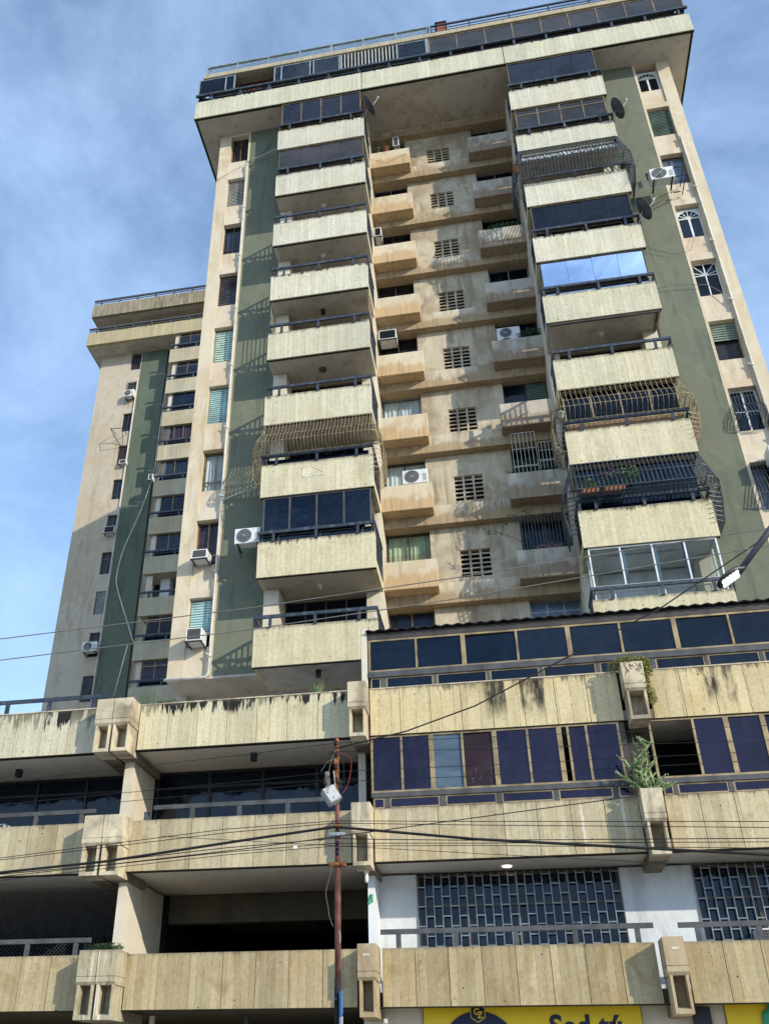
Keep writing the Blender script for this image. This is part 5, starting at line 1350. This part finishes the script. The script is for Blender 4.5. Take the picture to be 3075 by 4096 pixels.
cable([(-9.77, 3.79), (-7.61, 3.92), (-4.75, 4.22), (X0, 4.38), (-.55, 4.05), (4.32, 3.59)], .028, 'cable', 'thickest black cable, bending at the rusty pole')
cable([(-9.9, 3.75), (-7.5, 3.86), (-4.8, 4.05), (X0, 4.20)], .010, 'cable', 'thin cable running close below the thickest one left of the pole')
cable([(-10.14, 5.59), (-4.83, 5.88), (X0, 6.0), (-.41, 5.94), (4.85, 5.84)], .006, 'cable', 'topmost thin wire tied to the pole top')
cable([(X0, 5.83), (-.42, 5.71), (4.78, 5.57)], .006, 'cable', 'thin wire starting at the pole just below its top, going right', ext=0)
cable([(-10.04, 5.13), (-4.8, 5.34), (X0, 5.43), (-.45, 5.40), (4.74, 5.37)], .006, 'cable', 'thin wire crossing the violet windows at mid height')
cable([(-10.01, 4.96), (-4.79, 5.16), (X0, 5.23), (-.46, 5.20), (4.7, 5.21)], .006, 'cable', 'thin wire passing the junction box, fourth from the pole top')
cable([(X0, 5.89), (-1.72, 6.15), (-.35, 6.58), (3.43, 8.37), (5.76, 9.8), (6.5, 10.3)], .015, 'cable', 'black cable climbing steeply from the pole top to the street lamp', 18.0, 0, .0)
cable([(-5.25-4.4, 4.30-.22), (-5.25, 4.43), (X0, 4.49), (-.53, 4.365), (4.45, 4.14)], .008, 'cable', 'uppermost wire of the bundle in front of the middle parapet')
cable([(-5.25-4.4, 4.17-.13), (-5.25, 4.36), (X0, 4.45), (-.54, 4.30), (4.43, 4.04)], .008, 'cable', 'second wire of the bundle in front of the middle parapet')
cable([(-5.23-4.4, 4.08-.3), (-5.23, 4.08), (X0, 4.17), (-2.36, 4.12), (-.56, 4.03), (4.4, 3.86)], .009, 'cable', 'wire just under the thick cable with white ties beside the pole')
cable([(-5.22-4.4, 4.0-.28), (-5.22, 4.0), (X0, 4.08), (-.56, 3.98), (4.37, 3.80)], .008, 'cable', 'second lowest wire of the middle bundle')
cable([(-5.22-4.4, 3.95-.3), (-5.22, 3.95), (X0, 4.03), (-.56, 3.94), (4.3, 3.70)], .007, 'cable', 'lowest wire of the middle bundle')
cable([(-2.84, 4.01), (-.57, 3.80), (4.27, 3.37)], .006, 'cable', 'thin wire drooping right below the bundle towards the barred windows', ext=4)
# loose wires around the pole
def loose(pts, r, mat, lab):
    q = MB(); P_ = [Vector(KP(a, b_, 18.35)) for a, b_ in pts]; out = []
    Q = [P_[0]]+P_+[P_[-1]]
    for i in range(1, len(Q)-2):
        for j in range(6):
            t = j/6; a, c_, d, e = Q[i-1], Q[i], Q[i+1], Q[i+2]; out.append(.5*((2*c_)+(-a+d)*t+(2*a-5*c_+4*d-e)*t*t+(-a+3*c_-3*d+e)*t**3))
    out.append(P_[-1]); q.tube(out, r, 5); single('loose_wire', q, mat, lab, 'wire', 'loose wires hanging around the pole')
loose([(-3.06, 5.95), (-2.98, 5.75), (-2.86, 5.7), (-2.78, 5.58), (-2.80, 5.3), (-2.88, 5.05), (-2.97, 4.95)], .0045, 'red_cable', 'reddish wire looping out right of the pole top')
loose([(-3.06, 5.8), (-3.0, 5.7), (-2.93, 5.55), (-2.92, 5.3), (-2.9, 5.1), (-2.95, 4.98)], .005, 'cable', 'black wire looping down right of the pole beside the red one')
loose([(-3.29, 5.95), (-3.26, 5.8), (-3.21, 5.65)], .004, 'cable', 'short wire end dangling left of the pole top')
loose([(-3.07, 5.8), (-3.14, 5.68), (-3.19, 5.5), (-3.21, 5.4)], .005, 'cablegrey', 'pale wire curling left of the pole top')
loose([(-3.08, 5.62), (-3.22, 5.6), (-3.3, 5.5), (-3.37, 5.4)], .005, 'cablegrey', 'pale wire reaching far left from the pole rack')
loose([(-3.14, 3.9), (-3.17, 3.72), (-3.17, 3.55), (-3.24, 3.3), (-3.26, 3.15), (-3.22, 2.95), (-3.2, 2.8), (-3.13, 2.62)], .005, 'cablegrey', 'long wavy beige wire hanging left of the red shaft')
loose([(-3.02, 2.55), (-3.0, 2.45), (-3.01, 2.35)], .006, 'pipe', 'short beige wire stuck to the right of the red shaft')
loose([(-3.1, 4.5), (-3.22, 4.35), (-3.28, 4.15), (-3.4, 4.1)], .006, 'cable', 'black wire drooping left at the thick cable clamp')
loose([(-3.12, 5.4), (-3.09, 5.1), (-3.12, 4.9), (-3.08, 4.75)], .007, 'acw', 'white wire tangled over the junction box')
q = MB(); q.box(-3.88*K, -3.81*K, 18.38, 18.385, 3.99*K, 4.04*K); single('cable_tag', q, 'sign_white', 'small white tag hanging on a wire left of the pole', 'tag')

UNIT[0] = 9/13
# street lamp at the right edge
SL = thing('street_lamp', (7.4, 13.2, -2.45), 'street lamp with dark arm and flat LED head entering from the right edge', 'street lamp')
q = MB(); q.tube([(7.4, 13.2, -2.45), (7.4, 13.2, 9.6)], [.12, .07], 14); mk('post', q, 'galv', SL)
q = MB(); q.tube([(7.4, 13.2, 9.6), (6.6, 13.1, 9.55), (5.6, 13.05, 8.95), (4.42, 13, 7.56), (3.86, 13, 6.92)], [.055, .055, .055, .052, .045], 12); mk('arm', q, 'rail_dk', SL)
a = Vector((3.88, 13.0, 6.94)); d = Vector((-.36, -.02, -.24)).normalized(); nrm = Vector((-.35, -.38, -.86)); nrm = (nrm-d*nrm.dot(d)).normalized(); s_ = d.cross(nrm)
q = MB(); prof = [(-.06, .045, .045), (0, .05, .05), (.05, .085, .05), (.14, .11, .04), (.26, .125, .034), (.38, .11, .028), (.46, .07, .02), (.49, .02, .01)]
rings = []
for u, w_, h in prof:
    b = len(q.v); rings.append(b)
    for i in range(14): t = 2*math.pi*i/14; q.v.append(tuple(a+d*u+s_*w_*math.cos(t)+nrm*h*math.sin(t)))
for i in range(len(rings)-1):
    for k_ in range(14): q.face([rings[i]+k_, rings[i]+(k_+1) % 14, rings[i+1]+(k_+1) % 14, rings[i+1]+k_], True)
q.face([rings[-1]+i for i in range(14)]); q.face([rings[0]+i for i in range(14)][::-1])
hd = mk('lamp_head', q, 'black', SL)
q = MB()
for i in range(5):
    for j in (-1, 1):
        c = a+d*(.13+.065*i)+nrm*.043+s_*.035*j; q.tube([tuple(c), tuple(c+nrm*.004)], .041, 10)
mk('led_panel', q, 'led', hd)

UNIT[0] = 1.0
# ================================================================== plants and pots
def blades(mb, c, n, h, spread, r=R):
    for _ in range(n):
        a = r.uniform(0, 2*math.pi); t = r.uniform(.1, 1); d = Vector((math.cos(a)*spread*t, math.sin(a)*spread*t*.6, h*r.uniform(.6, 1)))
        b = Vector(c)+Vector((math.cos(a), math.sin(a), 0))*.03; e = Vector((-math.sin(a), math.cos(a), 0))*.011
        m_ = b+d*.55+Vector((0, 0, .03)); mb.quad(b-e, b+e, m_+e*.8, m_-e*.8); mb.tri(m_-e*.8, m_+e*.8, b+d)
q = MB(); blades(q, (-4.31, 21.0, 8.55), 60, .55, .42); single('spiky_plant', q, 'blade', 'spiky grass like plant on the mouldy parapet under the lowest tower balcony', 'plant')
q = MB(); blades(q, (-8.25, 21.0, 8.58), 90, .18, .35); q.leaves((-8.2, 21.0, 8.7), (.45, .1, .14), 420, .05); q.leaves((-8.85, 21.05, 8.8), (.28, .1, .26), 130, .05)
for i in range(12): x = -9.05+i*.06; q.tube([(x, 21.05, 8.55), (x+R.uniform(-.1, .1), 21.05, 8.95+R.uniform(0, .15))], .004, 3)
single('weeds', q, 'leaf', 'grassy weeds behind the mouldy parapet beside the double bracket', 'plant')
q = MB(); q.leaves((-8.9, 20.45, 2.86), (.45, .2, .09), 700, .05)
for i in range(30): x = -9.34+i*.03; q.tube([(x, 20.4, 2.75), (x+R.uniform(-.05, .05), 20.35, 2.95)], .004, 3)
single('weeds', q, 'leaf_dk', 'low dark weeds on the lowest double planter at the left', 'plant')
# vine
q = MB(); rr = random.Random(3)
q.leaves((3.1, 20.35, 8.70), (.34, .25, .10), 900, .05, rr); q.leaves((2.78, 20.4, 8.62), (.14, .15, .12), 160, .05, rr)
for i in range(9):
    t = i/8; q.leaves((3.46+.05*math.sin(i), 20.3, 8.68-.98*t), (.13-.03*t, .15, .09), int(260-110*t), .05, rr)
    q.tube([(3.42, 20.3, 8.7-.1*i), (3.48+rr.uniform(-.05, .05), 20.25, 8.6-.1*i)], .006, 4)
single('hanging_vine', q, 'leaf_yl', 'yellow green vine trailing over the top right bracket', 'plant')
q = MB(); q.tube([(3.0, 20.17, 8.6), (3.05, 20.17, 8.45), (3.0, 20.17, 8.3)], .006, 4)
for i in range(30): x = 2.95+rr.random()*.42; z = 8.6-rr.random()*.16; q.tube([(x, 20.172, z), (x+rr.uniform(-.06, .06), 20.172, z-rr.uniform(.02, .09))], .004, 3)
single('dry_vine', q, 'rustspool', 'dry brown vine roots clinging to the front of the top right bracket', 'plant')
# cactus
q = MB(); rr = random.Random(11)
def branch(p, d, L_, r, dep):
    pts = [Vector(p)]; dd = Vector(d).normalized()
    n = max(3, int(L_/.07))
    for i in range(n):
        dd = (dd+Vector((rr.uniform(-.22, .22), rr.uniform(-.15, .15), .15))).normalized(); pts.append(pts[-1]+dd*L_/n)
    rs = [r*(.85+.25*(i % 2)) for i in range(len(pts))]; rs[-1] = r*.4
    q.tube([tuple(p_) for p_ in pts], rs, 5, True, False)
    for p_ in pts[1:]:
        for s__ in (-1, 1): q.leaves((p_.x+s__*r, p_.y, p_.z), (.01, .01, .01), 1, .05, rr)
    if dep > 0:
        for i in range(1, len(pts)-1):
            if rr.random() < .55:
                a_ = rr.uniform(0, 6.28); branch(pts[i], (math.cos(a_)*1.0, math.sin(a_)*.5, .35), L_*rr.uniform(.45, .7), r*.85, dep-1)
for i in range(4): branch((3.0+.07*i, 20.4, 5.6), (-.25+.16*i, 0, 1), .60 if i != 1 else .88, .03, 2)
for i in range(4): branch((3.25, 20.35, 5.68), (1, rr.uniform(-.3, .3), .05+.1*i), .34, .026, 1)
branch((3.0, 20.3, 5.7), (-1, 0, .2), .25, .024, 1)
single('cactus', q, 'cactus', 'large branching candelabra cactus growing in the middle right bracket planter', 'plant')
# pots and plants on the tower
def pot(x, y, z, r, h, mat, lab, plant=None, n=120, sz=.06, rad=(.15, .12, .15)):
    t = thing('flower_pot', (x, y, z), lab, 'flower pot', 'flower pots on balconies')
    q = MB(); q.lathe((x, y, z), (0, 0, 1), [(0, 0), (0, r*.7), (h*.85, r), (h*.85, r*1.08), (h, r*1.08), (h, r*.9), (h*.9, .0)], 14); mk('pot', q, mat, t)
    if plant: q = MB(); q.leaves((x, y, z+h+rad[2]*.7), rad, n, sz); [q.tube([(x, y, z+h*.8), (x+R.uniform(-1, 1)*rad[0], y, z+h+rad[2])], .005, 3) for _ in range(5)]; mk('foliage', q, plant, t)
z3 = ZT(3)
pot(2.75, 23.15, z3+.42, .13, .24, 'terra', 'brown pot at the left corner of the upper black cage', 'leaf_dk')
pot(6.72, 23.5, z3+.05, .18, .30, 'rail_dk', 'large dark pot in the right corner of the upper black cage')
pot(-2.9+.2, 25.15, ZT(1)-.12, .13, .26, 'steelgrey', 'dark pot on the topmost ledge beside the pink one', 'leaf_dk', 60)
pot(-2.35, 25.15, ZT(1)-.12, .15, .22, 'terra', 'pink terracotta pot on the topmost ledge under the roof')
pot(2.9, 23.2, ZT(7)+.42, .11, .20, 'acw', 'white pot with spiky plant in the left corner of the right gold cage', 'leaf', 80, .09)
pot(2.78, 23.9, ZT(7)-.45, .14, .2, 'acw', 'white pot low inside the left side of the right gold cage', 'leaf_dk', 60)
z8 = ZT(8)
def trough(x0, x1, lab, pl, hgt, flowers=False, n=260):
    t = thing('flower_trough', ((x0+x1)/2, 23.1, z8+.42), lab, 'planter', 'planters in the lower black cage')
    q = MB(); q.prism([(23.08, z8+.43), (23.26, z8+.43), (23.28, z8+.58), (23.06, z8+.58)], 'x', x0, x1); mk('trough', q, 'terra', t, .01)
    q = MB(); q.leaves(((x0+x1)/2, 23.12, z8+.62+hgt*.5), ((x1-x0)*.55, .14, hgt*.6), n, .065)
    for i in range(9): x = x0+(x1-x0)*i/8; q.tube([(x, 23.12, z8+.6), (x+R.uniform(-.1, .1), 23.1, z8+.6+hgt*R.uniform(.6, 1.1))], .006, 3)
    mk('foliage', q, pl, t)
    if flowers: q = MB(); q.leaves(((x0+x1)/2, 23.08, z8+.62+hgt*.9), ((x1-x0)*.5, .1, hgt*.3), 50, .04); mk('flowers', q, 'pink', t)
trough(3.12, 3.62, 'terracotta trough with spiky leaves in the lower black cage', 'leaf', .28)
trough(3.75, 4.35, 'longer terracotta trough with tall pink flowers in the lower black cage', 'leaf_dk', .5, True, 200)
q = MB(); q.leaves((4.55, 23.15, z8+1.0), (.3, .12, .28), 170, .08); q.tube([(4.4, 23.15, z8+.6), (4.75, 23.1, z8+1.25)], .007, 4); single('potted_bush', q, 'leaf', 'yellowish bush leaning right from the lower black cage troughs', 'plant')
# centre right ledges
q = MB(); q.leaves((2.2, 25.3, ZT(3)+.06), (.72, .2, .2), 650, .09); q.leaves((1.7, 25.1, ZT(3)-.12), (.25, .1, .12), 60, .08); single('ledge_plants', q, 'leaf_dk', 'dark feathery plants spilling over the shaded third ledge', 'plant')
q = MB(); q.leaves((2.55, 25.25, ZT(5)+.1), (.42, .2, .24), 520, .09); single('ledge_plants', q, 'leaf_dk', 'dark plant beside the two fan condenser', 'plant')
q = MB(); q.leaves((1.9, 25.45, ZT(7)+.25), (.48, .15, .42), 560, .11); q.leaves((2.6, 25.45, ZT(7)+.2), (.3, .15, .3), 280, .11); blades(q, (1.3, 25.2, ZT(7)-.12), 24, .2, .3); single('ledge_plants', q, 'leaf_dk', 'leafy plants behind the cream window grille', 'plant')
q = MB(); q.leaves((2.1, 25.18, ZT(8)-.02), (.45, .08, .09), 160, .05); single('ledge_flowers', q, 'pink', 'pink flowers along the ledge with dark bars', 'plant')
q = MB()
def twig(a, b_, n):
    q.tube([a, tuple((Vector(a)+Vector(b_))/2+Vector((0, 0, .04))), b_], .008, 4)
    for _ in range(n):
        t = R.uniform(-.6, 1.6)*math.pi; q.quad(b_, (b_[0]+.12*math.cos(t)+.02, b_[1], b_[2]+.1*math.sin(t)+.02), (b_[0]+.2*math.cos(t), b_[1]-.02, b_[2]+.17*math.sin(t)-.02), (b_[0]+.12*math.cos(t)-.02, b_[1], b_[2]+.1*math.sin(t)-.02))
z = ZT(8)
twig((1.75, 25.15, z-.1), (.7, 25.0, z+.55), 3); twig((.95, 25.03, z+.42), (.30, 25.0, z+.66), 9); twig((.8, 25.0, z+.5), (.82, 25.0, z+.85), 8); twig((1.75, 25.15, z-.1), (1.25, 25.0, z+.95), 9); twig((1.3, 25.0, z+.9), (1.15, 25.0, z+1.15), 8); twig((1.8, 25.1, z+.3), (1.6, 25.0, z+1.22), 7); twig((.6, 25.0, z+.58), (.45, 25, z+.5), 6)
single('straggly_plant', q, 'leaf_dk', 'straggly branch reaching left from the ledge with pink flowers', 'plant')

# thin service wires on the facade
def fwire(pts, r, mat, lab, cat='wire'):
    q = MB(); q.tube(pts, r, 5); single('service_wire', q, mat, lab, cat, 'service wires on the facades')
fwire([(-8.3, 24.40, 17.35), (-7.3, 24.25, 17.55), (-6.6, 24.3, 17.95)], .018, 'pipe', 'pale cable crossing the dark green wall beside the left gold cage')
fwire([(-8.3, 24.4, 14.2), (-7.9, 24.35, 14.5), (-7.45, 24.2, 14.95)], .012, 'cablegrey', 'grey hose falling left from the condenser on the dark green wall')
fwire([(-8.36, 24.4, 35.2), (-7.3, 24.3, 35.5), (-6.7, 24.3, 35.75)], .022, 'pipe', 'pale pipe crossing the green wall near the roof')
fwire([(-9.7, 24.45, 34.4), (-8.4, 24.42, 35.1), (-7.6, 24.4, 35.7), (-7.1, 24.4, 36.6)], .008, 'cable', 'thin dark wire sweeping up the green wall under the roof')
fwire([(6.7, 24.4, 24.3), (7.6, 24.35, 24.35), (8.6, 24.4, 24.2), (8.9, 24.42, 23.9), (9.2, 24.42, 23.3)], .012, 'cablegrey', 'grey wires crossing the olive wall below the white arched window')
fwire([(6.65, 24.4, 27.0), (7.1, 24.4, 26.3), (7.8, 24.4, 25.9), (8.4, 24.42, 26.0), (8.7, 24.42, 26.8)], .006, 'cable', 'thin black wire sagging across the olive wall')
fwire([(-3.0, 25.05, 34.9), (-2.3, 25.05, 34.5), (-1.5, 25.05, 34.9), (-.8, 25.8, 35.3)], .006, 'cable', 'thin wire drooping over the topmost ledge')
